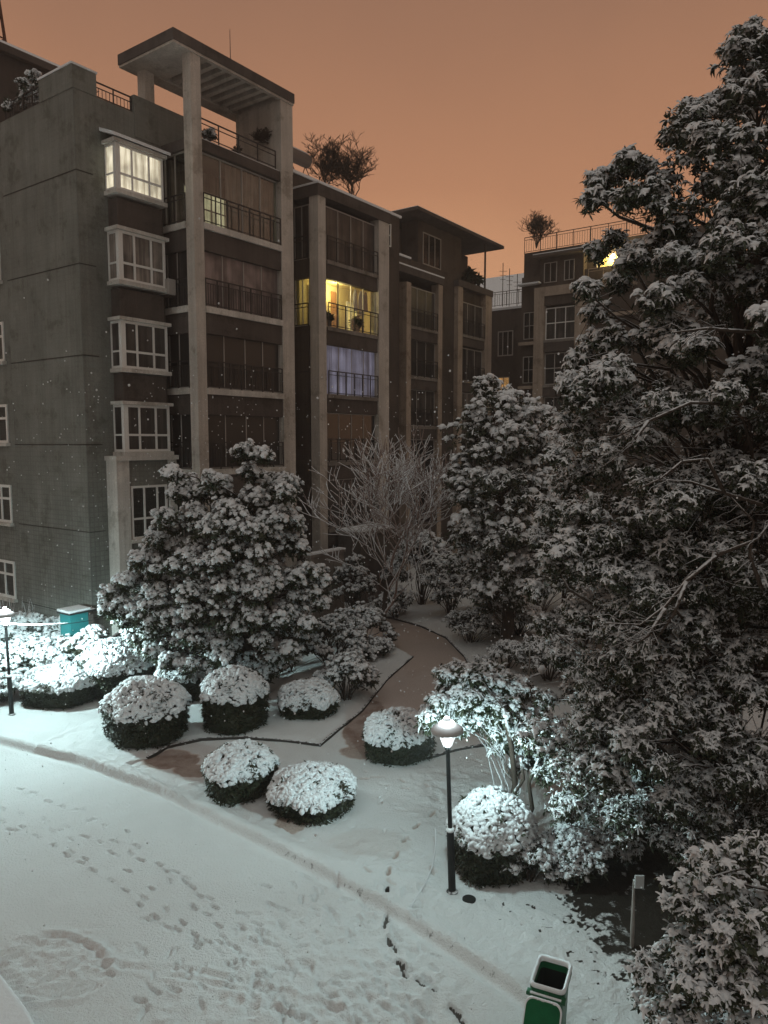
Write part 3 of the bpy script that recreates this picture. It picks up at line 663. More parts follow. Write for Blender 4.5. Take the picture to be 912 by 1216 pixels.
for i, z in enumerate((2.8, 5.7, 8.6, 11.5, 14.45)):
    pm = ['glass', 'glass', 'curtain_beige', 'curtain_dark', 'curtain_dark'][i]
    bx('balcony_slab', 'concrete', b4, 28.1, 31.2, D4 + .02, D4 + .4, z - .15, z)
    bx('spandrel', 'band_brown', b4, 28.1, 31.2, D4 + .08, D4 + .3, z - .7, z - .15)
    window(b4, 'F', D4 + .25, 28.12, 31.18, z + .01, z + 2.15, (.33, .66), (), fm='frame_grey', pm=pm, fw=.06, name='balcony_glazing', proud=.02)
    railing(b4, 'F', D4 + .03, 28.12, 31.18, z, z + 1.0, gap=.7, bars=.16, name='balcony_railing')

# ---- far blocks closing the court
bf = empty('apartment_building', (9.4, 58.0, 0), math.atan2(-.585, .811), 'low far apartment block between two others, with one orange lit window', 'building')
bx('wall', 'wall_brown', bf, -7, 4, 0, 10, -.3, 17.6)
MB().box(-7, 4.02, -.06, 10, 17.6, 17.75).build('snow_cap', 'snow', bf)
railing(bf, 'F', -.02, -4, 2, 17.9, 19.0, gap=1.0, bars=.2, name='roof_railing')
window(bf, 'F', 0, -.65, .35, 10.9, 12.5, (.5,), (), fm='frame_grey', pm='light_orange', fw=.06)
window(bf, 'F', 0, -.7, .6, 14.1, 16.0, (.33, .66), (), fm='frame_grey', pm='glass', fw=.08)
window(bf, 'F', 0, -3.2, -1.8, 14.1, 16.0, (.33, .66), (), fm='frame_grey', pm='glass', fw=.08)
window(bf, 'F', 0, -3.2, -1.8, 11.0, 12.6, (.33, .66), (), fm='frame_grey', pm='glass', fw=.08)

hg = empty('far_house', (10.3, 68, 0), math.atan2(-.585, .811), 'distant house whose snow covered gable roof shows between two blocks', 'house')
bx('wall', 'wall_brown', hg, -6, 6, 0, 8, -.3, 19.5)
MB().add([(-6.3, -.4, 19.4), (6.3, -.4, 19.4), (6.3, 8.4, 19.4), (-6.3, 8.4, 19.4), (-6.3, 4, 23.2), (6.3, 4, 23.2)], [(0, 1, 5, 4), (2, 3, 4, 5), (1, 2, 5), (3, 0, 4), (0, 3, 2, 1)]).build('roof', 'snow', hg)

b5 = empty('apartment_building', (12.9, 48.5, 0), math.atan2(-.585, .811), 'far apartment block across the court, pale frame facade below a railed roof terrace', 'building')
bx('wall', 'wall_brown', b5, -4.7, 9, .5, 12, -.3, 18.6)
bx('frame_post', 'pillar_far', b5, -3.55, -2.85, 0, .5, -.3, 17.1)
bx('frame_post', 'pillar_far', b5, -.7, 0, 0, .5, -.3, 17.1)
bx('frame_beam', 'pillar_far', b5, -3.55, 0, 0, .5, 17.1, 17.7)
bx('spandrel', 'wall_brown', b5, -2.85, -.7, .1, .5, 16.5, 17.1)
for i, z in enumerate((5.4, 8.4, 11.3, 14.25)):
    pm = ['glass', 'curtain_dark', 'glass_rain', 'curtain_dark'][i]
    window(b5, 'F', .3, -2.83, -.72, z, z + 2.1, (.33, .66), (.52,), fm='frame_white' if i == 3 else 'frame_grey', pm=pm, fw=.07, name='balcony_glazing', proud=.02)
    bx('balcony_slab', 'concrete', b5, -2.85, -.7, .02, .5, z - .18, z - .01)
    bx('spandrel', 'band_brown', b5, -2.85, -.7, .06, .49, z - .8, z - .18)
    bx('side_slab', 'pillar_far', b5, -4.75, -3.55, .2, .5, z - .2, z)
    window(b5, 'F', .5, -4.5, -3.65, z + .2, z + 2.0, (.5,), (.5,), fm='frame_grey', pm=pm, fw=.05)
bx('side_slab', 'snow', b5, -4.8, -3.2, -.1, .5, 18.0, 18.1)
bx('upper_storey', 'wall_brown', b5, -3.3, -.3, .3, 1.5, 17.7, 19.6)
for x0, x1 in ((-3.0, -2.1), (-1.6, -.9)): window(b5, 'F', .3, x0, x1, 18.0, 19.3, (.5,), (), fm='frame_grey', pm='curtain_dark', fw=.05)
bx('eave', 'dark_concrete', b5, -3.6, .8, -.3, 3, 19.62, 19.78)
MB().box(-3.58, .78, -.28, 3, 19.78, 19.84).build('snow_cover', 'snow', b5)
bx('terrace_wall', 'wall_brown', b5, -4.75, 8, .9, 1.2, 18.6, 20.3)
railing(b5, 'F', .9, -4.75, 8, 20.3, 21.35, gap=1.2, bars=.17, name='terrace_railing')
w = window(b5, 'F', .9, .35, 2.6, 17.9, 19.4, (.33, .66), (.5,), fm='frame_grey', pm='light_yellow', fw=.06, name='lit_window', inset=.03)
railing(b5, 'F', .1, 0.1, 3, 17.5, 18.5, fm='pillar_far', gap=1, name='balcony_railing')
bx('balcony_slab', 'pillar_far', b5, 0.02, 3.1, .0, .9, 17.2, 17.45)
bx('balcony_slab', 'pillar_far', b5, 0.02, 3.1, .0, .5, 15.4, 15.6)
li = bpy.data.lights.new('terrace_light', 'POINT'); li.energy = 160; li.color = (1, .78, .36); li.shadow_soft_size = .15
lo = bpy.data.objects.new('terrace_light', li); col.objects.link(lo); lo.parent = b5; lo.location = (1.4, .45, 19.2)

# entrance roof and low walls at the foot of the second block
def wl(x, y, z): return (BASE[0] + .585 * x - .811 * y, BASE[1] + .811 * x + .585 * y, z)
ea = empty('entrance_canopy', wl(12.6, -2.0, 0), ROW, 'small snowy entrance roof by the foot of the lit block', 'canopy')
bx('roof', 'concrete', ea, -1.2, 1.3, -.9, .5, 3.35, 3.5); bx('snow_cover', 'snow', ea, -1.2, 1.3, -.9, .5, 3.502, 3.58)
bx('wall', 'dark_concrete', ea, -1.1, 1.2, -.8, .48, -.2, 3.35)
lw = empty('garden_wall', wl(9.4, -2.6, 0), ROW, 'low concrete wall topped with snow beside the big camellia', 'wall')
bx('wall', 'concrete', lw, -1.2, 1.0, -.15, .15, -.2, 2.75); bx('coping', 'concrete', lw, -1.25, 1.05, -.2, .2, 2.752, 2.86); bx('snow_cover', 'snow', lw, -1.25, 1.05, -.2, .2, 2.862, 2.92)

# ------------------------------------------------------------------ foliage kit
rs = np.random.RandomState(11)
def leaf_pair(L_, W, az, e0, e1, snow, start=.02, th=.018, segs=4):
    """a drooping leaf (dark strip) and, if snowed on, the raised snow along it"""
    V = []; F = []; Mi = []
    wp = [.35, 1.0, .95, .6, .05] if segs == 4 else [.4, 1.0, .7, .05]
    x = start; z = 0.0; pts = []
    for i in range(segs + 1):
        pts.append((x, z)); e = e0 + (e1 - e0) * (i + .5) / segs; x += L_ / segs * math.cos(e); z += L_ / segs * math.sin(e)
    c, s = math.cos(az), math.sin(az)
    for i, (x, z) in enumerate(pts):
        for q in (-.5, .5): yy = q * W * wp[i]; V.append((x * c - yy * s, x * s + yy * c, z))
    for i in range(segs): F.append((2 * i, 2 * i + 1, 2 * i + 3, 2 * i + 2)); Mi.append(0)
    if snow:
        k = segs if snow > .86 else (segs - 1 if snow > .45 else max(2, segs - 2)); b = len(V)
        for i in range(k + 1):
            x, z = pts[i]; hh = th * (1 if 0 < i < k else .45)
            for q, dz in ((-.53, .002), (0, hh), (.53, .002)): yy = q * W * wp[i]; V.append((x * c - yy * s, x * s + yy * c, z + dz))
        for i in range(k):
            for j in (0, 1): F.append((b + 3 * i + j, b + 3 * i + j + 1, b + 3 * i + 4 + j, b + 3 * i + 3 + j)); Mi.append(1)
    return V, F, Mi
def blob(r, h, n=7, rings=3, jit=.18, low=-.35, mi=1, c=(0, 0, 0)):
    V = []; F = []; Mi = []
    for i in range(rings):
        a = low + (1.35 - low) * i / (rings - .35)
        for k in range(n):
            t = 2 * PI * (k + .5 * i) / n; j = 1 + rs.uniform(-jit, jit)
            V.append((c[0] + r * math.cos(a) * math.cos(t) * j, c[1] + r * math.cos(a) * math.sin(t) * j, c[2] + h * math.sin(a) * (1 + rs.uniform(-jit, jit) * .5)))
    V.append((c[0], c[1], c[2] + h))
    for i in range(rings - 1):
        for k in range(n): F.append((i * n + k, i * n + (k + 1) % n, (i + 1) * n + (k + 1) % n, (i + 1) * n + k)); Mi.append(mi)
    for k in range(n): F.append(((rings - 1) * n + k, (rings - 1) * n + (k + 1) % n, rings * n)); Mi.append(mi)
    return V, F, Mi
def join(parts):
    V, F4, F3, M4, M3 = [], [], [], [], []
    for v, f, mi in parts:
        b = len(V); V += v
        for ff, m_ in zip(f, mi):
            if len(ff) == 4: F4.append([i + b for i in ff]); M4.append(m_)
            else: F3.append([i + b for i in ff]); M3.append(m_)
    return (np.array(V, float), np.array(F4, int).reshape(-1, 4), np.array(F3, int).reshape(-1, 3), np.array(M4, int), np.array(M3, int))
def tmpl_droop(size=.17, n=8, cap=.6, snowp=.75, w=.27, e1=-78):
    parts = []
    for k in range(n):
        az = rs.uniform(0, 2 * PI); l = size * rs.uniform(.5, 1.3)
        parts.append(leaf_pair(l, size * w * rs.uniform(.75, 1.1), az, R(rs.uniform(-30, 25)), R(e1 + rs.uniform(-10, 22)), rs.rand() if rs.rand() < snowp else 0, th=size * .11))
    for k in range(2):
        az = rs.uniform(0, 2 * PI); l = size * .7; parts.append(leaf_pair(l, l * w, az, R(45), R(-10), 1, th=size * .13))
    if cap: parts.append(blob(size * cap, size * cap * .75, 7, 3, .22, -.3))
    return join(parts)
def tmpl_rosette(size=.10, n=6):
    parts = []
    for k in range(n):
        az = 2 * PI * (k + rs.uniform(-.3, .3)) / n; l = size * rs.uniform(.8, 1.2)
        parts.append(leaf_pair(l, l * .42, az, R(rs.uniform(0, 35)), R(rs.uniform(-60, -10)), 0 if rs.rand() < .5 else .5, th=size * .14, segs=3))
    for k in range(3):
        a = rs.uniform(0, 2 * PI); d = size * rs.uniform(.1, .45)
        parts.append(blob(size * rs.uniform(.35, .68), size * rs.uniform(.35, .58), 6, 3, .2, -.7, 1, (d * math.cos(a), d * math.sin(a), size * rs.uniform(-.05, .15))))
    return join(parts)
def tmpl_grain(l=.06, w=.03, h=.026):
    V, F, Mi = blob(1, 1, 6, 3, .18, -.5); V = [(x * l, y * w, z * h) for x, y, z in V]
    return join([(V, F, Mi)])
def tmpl_dark(size=.1, n=5):
    return join([leaf_pair(size * rs.uniform(.7, 1.2), size * .38, rs.uniform(0, 2 * PI), R(rs.uniform(-40, 50)), R(rs.uniform(-80, 10)), 0, segs=3) for _ in range(n)])
def scatter(T, P, S, tilt=.35, up=None, yaw=None):
    """copies of random templates T at points P (n,3) with sizes S; up (n,3) leans their axis"""
    n = len(P); pick = rs.randint(0, len(T), n); yaw = rs.uniform(0, 2 * PI, n) if yaw is None else yaw
    U = np.tile([0, 0, 1.0], (n, 1)) + rs.normal(0, tilt * .5, (n, 3)) * [1, 1, 0]
    if up is not None: U = U + up
    U /= np.linalg.norm(U, axis=1)[:, None]
    A = np.stack([np.cos(yaw), np.sin(yaw), np.zeros(n)], 1); A -= U * (A * U).sum(1)[:, None]; A /= np.linalg.norm(A, axis=1)[:, None]
    B_ = np.cross(U, A)
    Vs, F4, F3, M4, M3, base = [], [], [], [], [], 0
    for k, t in enumerate(T):
        idx = np.where(pick == k)[0]
        if not len(idx): continue
        v = t[0][None] * S[idx][:, None, None]
        w = v[..., 0:1] * A[idx][:, None] + v[..., 1:2] * B_[idx][:, None] + v[..., 2:3] * U[idx][:, None] + P[idx][:, None]
        off = base + np.arange(len(idx)) * len(t[0])
        Vs.append(w.reshape(-1, 3)); F4.append((t[1][None] + off[:, None, None]).reshape(-1, 4)); F3.append((t[2][None] + off[:, None, None]).reshape(-1, 3))
        M4.append(np.tile(t[3], len(idx))); M3.append(np.tile(t[4], len(idx))); base += len(idx) * len(t[0])
    return [np.concatenate(Vs), np.concatenate(F4), np.concatenate(F3), np.concatenate(M4), np.concatenate(M3)]
def merge(L_):
    Vs, F4, F3, M4, M3, b = [], [], [], [], [], 0
    for v, f4, f3, m4, m3 in L_:
        Vs.append(v); F4.append(f4 + b); F3.append(f3 + b); M4.append(m4); M3.append(m3); b += len(v)
    return [np.concatenate(a) for a in (Vs, F4, F3, M4, M3)]
def emit(name, D, mats, parent, origin=(0, 0, 0)):
    return np_mesh(name, D[0] - np.array(origin), [D[1], D[2]], [D[3], D[4]], mats, parent)
T_DROOP = [tmpl_droop(.185, 9, .40, .72, .24, -84) for _ in range(8)]
T_MIX = None
T_LONG = [tmpl_droop(.20, 9, .26, .75, .20, -84) for _ in range(8)]
T_FAT = [tmpl_droop(.17, 8, .62, .85, .32, -70) for _ in range(6)]
T_ROS = [tmpl_rosette(.10, 7) for _ in range(8)]
T_GRAIN = [tmpl_grain(.052 * rs.uniform(.8, 1.25), .030 * rs.uniform(.8, 1.3), .028) for _ in range(8)]
T_DARK = [tmpl_dark(.10) for _ in range(6)]
T_SNOWY = [tmpl_droop(.19, 10, .44, .97, .26, -75) for _ in range(6)]
T_BARELEAF = [tmpl_droop(.19, 9, 0, .35, .22, -84) for _ in range(6)]
def patchy(lobes, T, per, size, *a, snowy=.14, plain=.2, **k):
    q = rs.rand(len(lobes)); g = [[l for l, x in zip(lobes, q) if x < snowy], [l for l, x in zip(lobes, q) if snowy <= x < 1 - plain], [l for l, x in zip(lobes, q) if x >= 1 - plain]]
    return merge([crown_from_lobes(b, t, per, size, *a, **k) for b, t in zip(g, (T_SNOWY, T, T_BARELEAF)) if b])
T_BIG = [tmpl_droop(.19, 9, .34, .97, .30, -62) for _ in range(8)]

def poly_sample(poly, n, margin=0):
    P = np.array(poly, float); lo, hi = P.min(0), P.max(0); out = []
    while len(out) < n:
        q = rs.uniform(lo, hi, (n * 3, 2)); k = in_poly(q[:, 0], q[:, 1], poly)
        if margin: d, _ = line_dist(q[:, 0], q[:, 1], list(poly) + [poly[0]]); k &= d > margin
        out += list(q[k])
    return np.array(out[:n])
def lobes_from_outline(poly, n, Yc, thick, rpx, dist_full=90):
    """boughs spread through the volume of a crown whose outline, seen from the front, is poly"""
    q = poly_sample(poly, n, margin=rpx * .55); d, _ = line_dist(q[:, 0], q[:, 1], list(poly) + [poly[0]])
    e = np.sqrt(np.clip(d / dist_full, 0.02, 1)); out = []
    for (x, y), ee in zip(q, e):
        Y = Yc + rs.choice([-1, -1, 1]) * thick * ee * (rs.rand() ** .45)
        out.append((*AT(x, y, Y), rpx * rs.uniform(.7, 1.35) * MPP(Y)))
    return out
def crown_from_lobes(lobes, T, per, size, flat=.55, gap=.25, dark=.5, under=None, tilt=.5, shell=.55, hang=0.0, lean=.5):
    Ps, Ss, Us, Dp, Ds = [], [], [], [], []
    for cx, cy, cz, r in lobes:
        n = max(4, int(per * rs.uniform(.7, 1.25)))
        d = rs.normal(0, 1, (n, 3)); d /= np.linalg.norm(d, axis=1)[:, None]
        d[:, 2] = np.abs(d[:, 2]) * rs.choice([1, 1, 1, -.6], n)
        rad = r * (shell + (1 - shell) * rs.rand(n)) * (1 + .15 * rs.normal(0, 1, n))
        p = d * rad[:, None] * [1, 1, flat] + [cx, cy, cz]; p[:, 2] -= hang * (rad ** 2) / max(r, .1)
        Ps.append(p); Ss.append(size * rs.uniform(.55, 1.35, n)); Us.append(d * [lean, lean, 0])
        k = int(n * dark); d2 = rs.normal(0, 1, (k, 3)); d2 /= np.linalg.norm(d2, axis=1)[:, None]
        Dp.append(d2 * (r * .85 * rs.rand(k) ** .4)[:, None] * [1, 1, flat] + [cx, cy, cz - r * .22]); Ds.append(size * rs.uniform(.9, 1.7, k))
    P = np.concatenate(Ps); keep = rs.rand(len(P)) > gap * .4
    out = [scatter(T, P[keep], np.concatenate(Ss)[keep], tilt, np.concatenate(Us)[keep])]
    DP = np.concatenate(Dp)
    if len(DP): out.append(scatter(T_DARK, DP, np.concatenate(Ds), 1.2))
    return merge(out)
def limb(mb, a, b, r0, r1, n=6, bend=.12, m=0, segs=5, sag=0):
    a, b = Vector(a), Vector(b); d = b - a; pts = []; rr = []
    j = Vector(rs.normal(0, bend, 3)) * d.length; j2 = Vector(rs.normal(0, bend * .5, 3)) * d.length
    for i in range(segs + 1):
        t = i / segs; p = a + d * t + j * math.sin(PI * t) + j2 * math.sin(2 * PI * t); p.z += d.length * .12 * math.sin(PI * t) - sag * t * t
        pts.append(tuple(p)); rr.append(r0 + (r1 - r0) * t)
    mb.tube(pts, rr, n, m); return pts
def boughs(base, trunk_pts, trunk_r, lobes, bark='bark', frac=1.0, r0=.05, parent=None, tw=0):
    o = Vector(base); mb = MB()
    tp = [tuple(Vector(p) - o) for p in trunk_pts]; mb.tube(tp, trunk_r, 10)
    tr = mb.build('trunk', bark, parent, smooth=True)
    mb = MB()
    for cx, cy, cz, r in lobes:
        if rs.rand() > frac: continue
        c = Vector((cx, cy, cz - r * .15)) - o
        cand = [Vector(p) for p in tp if p[2] < c.z - .1] or [Vector(tp[-1])]
        a = min(cand, key=lambda p: abs((c.z - p.z) - (c.xy - p.xy).length * .6))
        pts = limb(mb, a, c, r0 * min(1.3, .4 + (c - a).length * .2), .010, 6, .08)
        for _ in range(tw):
            q = Vector(pts[rs.randint(2, len(pts))]); e = c + Vector(rs.normal(0, r * .6, 3)); limb(mb, q, e, .012, .004, 4, .15, segs=3)
    if mb.v: mb.build('branch', bark, tr, smooth=True)
def curve_trunk(a, b, n=7, j=.06):
    a, b = Vector(a), Vector(b); return [tuple(a.lerp(b, i / n) + Vector((rs.normal(0, j), rs.normal(0, j), 0)) * (i > 0)) for i in range(n + 1)]

# ------------------------------------------------------------------ trees
# big camellia-like tree in front of the near block
bp = (-4.0, 21.6, 0)
tA = empty('broadleaf_tree', bp, 0, 'large dome shaped evergreen laden with snow in front of the concrete pillars', 'tree')
polyA = [(122, 712), (130, 690), (150, 668), (172, 640), (200, 610), (203, 580), (196, 556), (212, 552), (236, 572), (262, 560), (280, 545), (284, 524), (302, 524), (308, 548), (332, 552), (352, 572), (362, 600), (358, 640), (375, 668), (392, 690), (372, 712), (366, 745), (360, 790), (300, 815), (240, 800), (190, 790), (150, 770), (132, 740)]
lob = lobes_from_outline(polyA, 200, 21.6, 2.6, 17, 90)
lob += [(*AT(x, y, 20.2 + rs.uniform(-.5, .5)), 13 * MPP(20)) for x, y in ((205, 562), (212, 585), (196, 612), (290, 534), (312, 540), (340, 585), (250, 570), (185, 640), (130, 705), (148, 690), (165, 665), (370, 680), (350, 620), (262, 780), (300, 740), (275, 765), (330, 735), (345, 770), (255, 790), (290, 720), (310, 760), (140, 715), (152, 735), (165, 755), (180, 772), (200, 785), (225, 790), (128, 722), (160, 725), (185, 745), (372, 700), (380, 715), (368, 740))]
D = crown_from_lobes(lob, T_ROS, 46, 1.22, .8, .25, .9, shell=.5, lean=.9)
emit('crown', D, ['leaf', 'leaf_snow'], tA, bp)
boughs(bp, curve_trunk(bp, (-4.2, 21.6, 5.2)), [.2 - .02 * i for i in range(8)], lob, frac=.6, r0=.05, parent=tA)

# dense dark tree by the path
bp = (4.34, 25.6, 0)
tB = empty('broadleaf_tree', bp, 0, 'dark dense evergreen with snow clumps standing right of the bare tree', 'tree')
polyB = [(528, 512), (535, 480), (552, 462), (560, 436), (578, 434), (590, 455), (610, 452), (628, 470), (650, 490), (662, 530), (668, 580), (665, 640), (660, 690), (640, 740), (600, 725), (570, 742), (548, 722), (556, 690), (530, 660), (540, 610), (530, 570)]
lob = lobes_from_outline(polyB, 170, 25.8, 2.4, 17, 60)
D = patchy(lob, T_FAT, 20, 1.15, .85, .3, 1.4, shell=.4, lean=.3)
emit('crown', D, ['leaf', 'leaf_snow'], tB, bp)
boughs(bp, curve_trunk(bp, (4.2, 25.8, 7.5)), [.24 - .022 * i for i in range(8)], lob, frac=.7, r0=.06, parent=tB)

# russet tree behind it
bp = (8.2, 33.0, 0)
tC = empty('broadleaf_tree', bp, 0, 'loose russet tinted tree behind, between the dark evergreen and the big right tree', 'tree')
polyC = [(640, 500), (660, 490), (690, 500), (720, 520), (725, 600), (700, 660), (660, 660), (650, 600)]
lob = lobes_from_outline(polyC, 34, 33, 2, 18, 60)
D = crown_from_lobes(lob, T_LONG, 24, 1.2, .7, .3, .6)
emit('crown', D, ['leaf_rust', 'leaf_snow'], tC, bp)
boughs(bp, curve_trunk(bp, (8.2, 33, 7)), [.18 - .016 * i for i in range(8)], lob, frac=.6, parent=tC)

# the tall tree filling the right side
bp = (6.0, 12.6, 0)
tD = empty('broadleaf_tree', bp, 0, 'towering evergreen with drooping snowy leaves filling the right side', 'tree')
polyD = [(882, 28), (912, 18), (1000, -20), (1180, 60), (1230, 300), (1220, 600), (1180, 900), (1000, 1020), (860, 1060), (760, 1040), (690, 1000), (650, 950), (618, 900), (600, 872), (640, 850), (660, 800), (640, 740), (630, 700), (622, 650), (636, 610), (655, 590), (640, 560), (668, 520), (660, 480), (668, 440), (685, 410), (712, 385), (715, 345), (688, 330), (705, 290), (712, 262), (700, 240), (690, 232), (712, 205), (735, 180), (758, 185), (778, 205), (792, 180), (782, 150), (800, 120), (830, 118), (850, 105), (868, 80), (858, 50)]
lob = lobes_from_outline(polyD, 560, 12.4, 2.9, 26, 190) + lobes_from_outline([(700, 480), (920, 440), (960, 700), (930, 1000), (820, 1040), (680, 960), (660, 700)], 130, 11.4, .9, 24, 120)
edge = [(880, 40), (865, 60), (895, 55), (870, 95), (845, 120), (815, 130), (800, 150), (790, 165), (740, 190), (728, 205), (755, 200), (712, 225), (695, 238), (700, 215), (735, 240), (770, 225), (720, 285), (700, 300), (745, 300), (725, 335), (690, 345), (700, 370), (700, 400), (680, 425), (670, 455), (690, 470), (660, 500), (655, 540), (680, 560), (645, 600), (632, 640), (650, 660), (630, 700), (640, 740), (660, 780), (640, 830), (620, 880), (640, 920), (665, 960), (700, 1000), (740, 1010)]
lob += [(*AT(x + 8, y, 12.2 + rs.uniform(-.9, .9)), 17 * MPP(12)) for x, y in edge]
lobU = [l for l in lob if l[2] > 8.2]; lobL = [l for l in lob if l[2] <= 8.2]
D = merge([patchy(lobU, T_DROOP + T_LONG[:3] + T_FAT[:3], 42, .73, .8, .25, .9, shell=.4, lean=.3),
           patchy(lobL, T_LONG + T_DROOP[:4], 54, .58, .85, .2, .9, shell=.4, lean=.25)])
emit('crown', D, ['leaf', 'leaf_snow'], tD, bp)
boughs(bp, curve_trunk(bp, (6.0, 12.9, 13.0), 9), [.19 - .017 * i for i in range(10)], lob, frac=.36, r0=.05, parent=tD, tw=2)
# bare boughs seen through its crown
mb = MB()
for pts in ([(905, 600), (860, 585), (820, 572), (790, 570)], [(860, 585), (840, 545), (810, 548), (785, 568), (760, 580)], [(905, 700), (890, 660), (895, 620), (868, 590)],
            [(850, 660), (815, 690), (790, 720), (760, 742), (720, 740)], [(815, 690), (800, 730), (775, 765)], [(790, 722), (770, 755), (755, 765)], [(880, 480), (820, 478), (770, 500), (730, 520)],
            [(770, 500), (740, 540)], [(900, 395), (840, 390), (800, 395)], [(850, 660), (900, 640), (930, 600)]):
    P = [Vector(AT(x, y, 9.75 + .01 * i)) - Vector(bp) for i, (x, y) in enumerate(pts)]
    mb.tube([tuple(p) for p in P], [.030 - .020 * i / (len(P) - 1) for i in range(len(P))], 7)
    for _ in range(14):
        k = rs.randint(0, len(P) - 1); a = P[k].lerp(P[k + 1], rs.rand()); b = a + Vector((rs.uniform(-.55, .1), rs.uniform(-.2, .2), rs.uniform(-.35, .12)))
        limb(mb, a, b, .008, .003, 4, .1, segs=3)
mb.build('bare_branch', 'bark', tD, smooth=True)

# small drooping tree beside the lamp
bp = (2.25, 13.1, 0)
tE = empty('broadleaf_tree', bp, 0, 'small arching tree with weeping snowy branches right behind the near lamp', 'tree')
polyE = [(504, 868), (500, 845), (515, 815), (522, 788), (545, 782), (580, 785), (610, 800), (640, 815), (648, 850), (655, 890), (640, 910), (618, 900), (600, 880), (585, 868), (560, 870), (540, 862), (520, 870)]
lob = lobes_from_outline(polyE, 115, 14.6, 1.2, 14, 45)
lob += [(*AT(x, y, 13.7 + rs.uniform(-.4, .3)), 10 * MPP(13)) for x, y in ((512, 862), (508, 850), (520, 830), (530, 800), (545, 865), (595, 885), (590, 870), (600, 850), (580, 845), (615, 905), (560, 800), (620, 870))]
D = crown_from_lobes(lob, T_ROS + T_LONG[:3], 52, .85, .9, .2, .9, hang=.3)
emit('crown', D, ['leaf', 'leaf_snow'], tE, bp)
boughs(bp, [bp, (2.3, 13.1, .6), (2.42, 13.15, 1.2), (2.35, 13.2, 1.9), (2.2, 13.3, 2.6)], [.075, .065, .055, .045, .03], lob, frac=.12, r0=.014, parent=tE)
mb = MB()
for pts in ([(603, 1012), (597, 985), (598, 960), (612, 940), (622, 925), (618, 900)], [(610, 1012), (622, 985), (632, 960), (628, 930), (640, 900)], [(600, 1005), (585, 985), (572, 970)]):
    P = [Vector(AT(x, y, 12.9)) - Vector(bp) for x, y in pts]; mb.tube([tuple(p) for p in P], [.06 - .035 * i / (len(P) - 1) for i in range(len(P))], 8)
mb.build('stem', 'bark', tE, smooth=True)

# foreground tree at the lower right
bp = (4.3, 7.0, 0)
tF = empty('broadleaf_tree', bp, 0, 'close low evergreen thick with snow in the lower right corner', 'tree')
polyF = [(745, 1160), (760, 1135), (742, 1130), (770, 1110), (785, 1085), (800, 1050), (820, 1020), (850, 1005), (900, 985), (1000, 960), (1150, 1000), (1200, 1300), (760, 1300), (770, 1216), (748, 1190)]
lob = lobes_from_outline(polyF, 120, 7.6, 1.3, 38, 150)
lob += [(*AT(x, y, 7.4 + rs.uniform(-.3, .3)), 26 * MPP(7.4)) for x, y in ((770, 1150), (765, 1180), (800, 1130), (812, 1075), (835, 1050), (855, 1025), (790, 1200), (890, 1010), (830, 1100))]
D = patchy(lob, T_BIG + T_LONG[:3], 25, .55, .7, .2, .9, shell=.4, lean=.25)
emit('crown', D, ['leaf', 'leaf_snow'], tF, bp)
boughs(bp, curve_trunk(bp, (4.4, 7.2, 2.6), 5), [.1, .09, .08, .07, .05, .04], lob, frac=.5, r0=.03, parent=tF)

# bare tree in the middle
def bare_tree(bp, trunk_dir, h, spread, parent, seed, r0=.09, depth=6, mt='twig', nfork=4, first=.24, rmin=.007):
    rr = random.Random(seed); mb = MB(); tr = MB(); cnt = [0]
    def grow(p, d, l, r, lev):
        cnt[0] += 1
        if cnt[0] > 5200: return
        pts = [p]; q = p.copy(); dd = d.copy(); n = 3
        for i in range(n):
            dd = (dd + Vector((rr.gauss(0, .12), rr.gauss(0, .12), rr.gauss(0.05, .08)))).normalized(); q = q + dd * (l / n); pts.append(q.copy())
        r1 = r * .68; (tr if lev == 0 else mb).tube([tuple(x) for x in pts], [r + (r1 - r) * i / n for i in range(n + 1)], 8 if lev < 2 else (5 if lev < 4 else 4), cap=False)
        if lev >= depth: return
        k = nfork if lev < 2 else rr.choice((2, 3, 3))
        for i in range(k):
            a = rr.uniform(0, 2 * PI); s = spread * rr.uniform(.6, 1.25)
            nd = (dd + Vector((math.cos(a) * s, math.sin(a) * s, rr.uniform(-.05, .25)))).normalized()
            st = pts[-1] if i < 2 else pts[rr.choice((1, 2))]
            grow(st.copy(), nd, l * rr.uniform(.66, .9), max(r1 * rr.uniform(.6, .85), rmin), lev + 1)
    grow(Vector((0, 0, 0)), Vector(trunk_dir).normalized(), h * first, r0, 0)
    t = tr.build('trunk', 'bark', parent, smooth=True); mb.build('branch', mt, parent, smooth=True)
bp = (-.05, 28.4, 0)
tG = empty('bare_tree', bp, 0, 'leafless tree with snow lined twigs between two dense evergreens', 'tree')
bare_tree(bp, (.05, 0, 1), 12.6, .84, tG, 4, .12, 6, first=.195, rmin=.018)

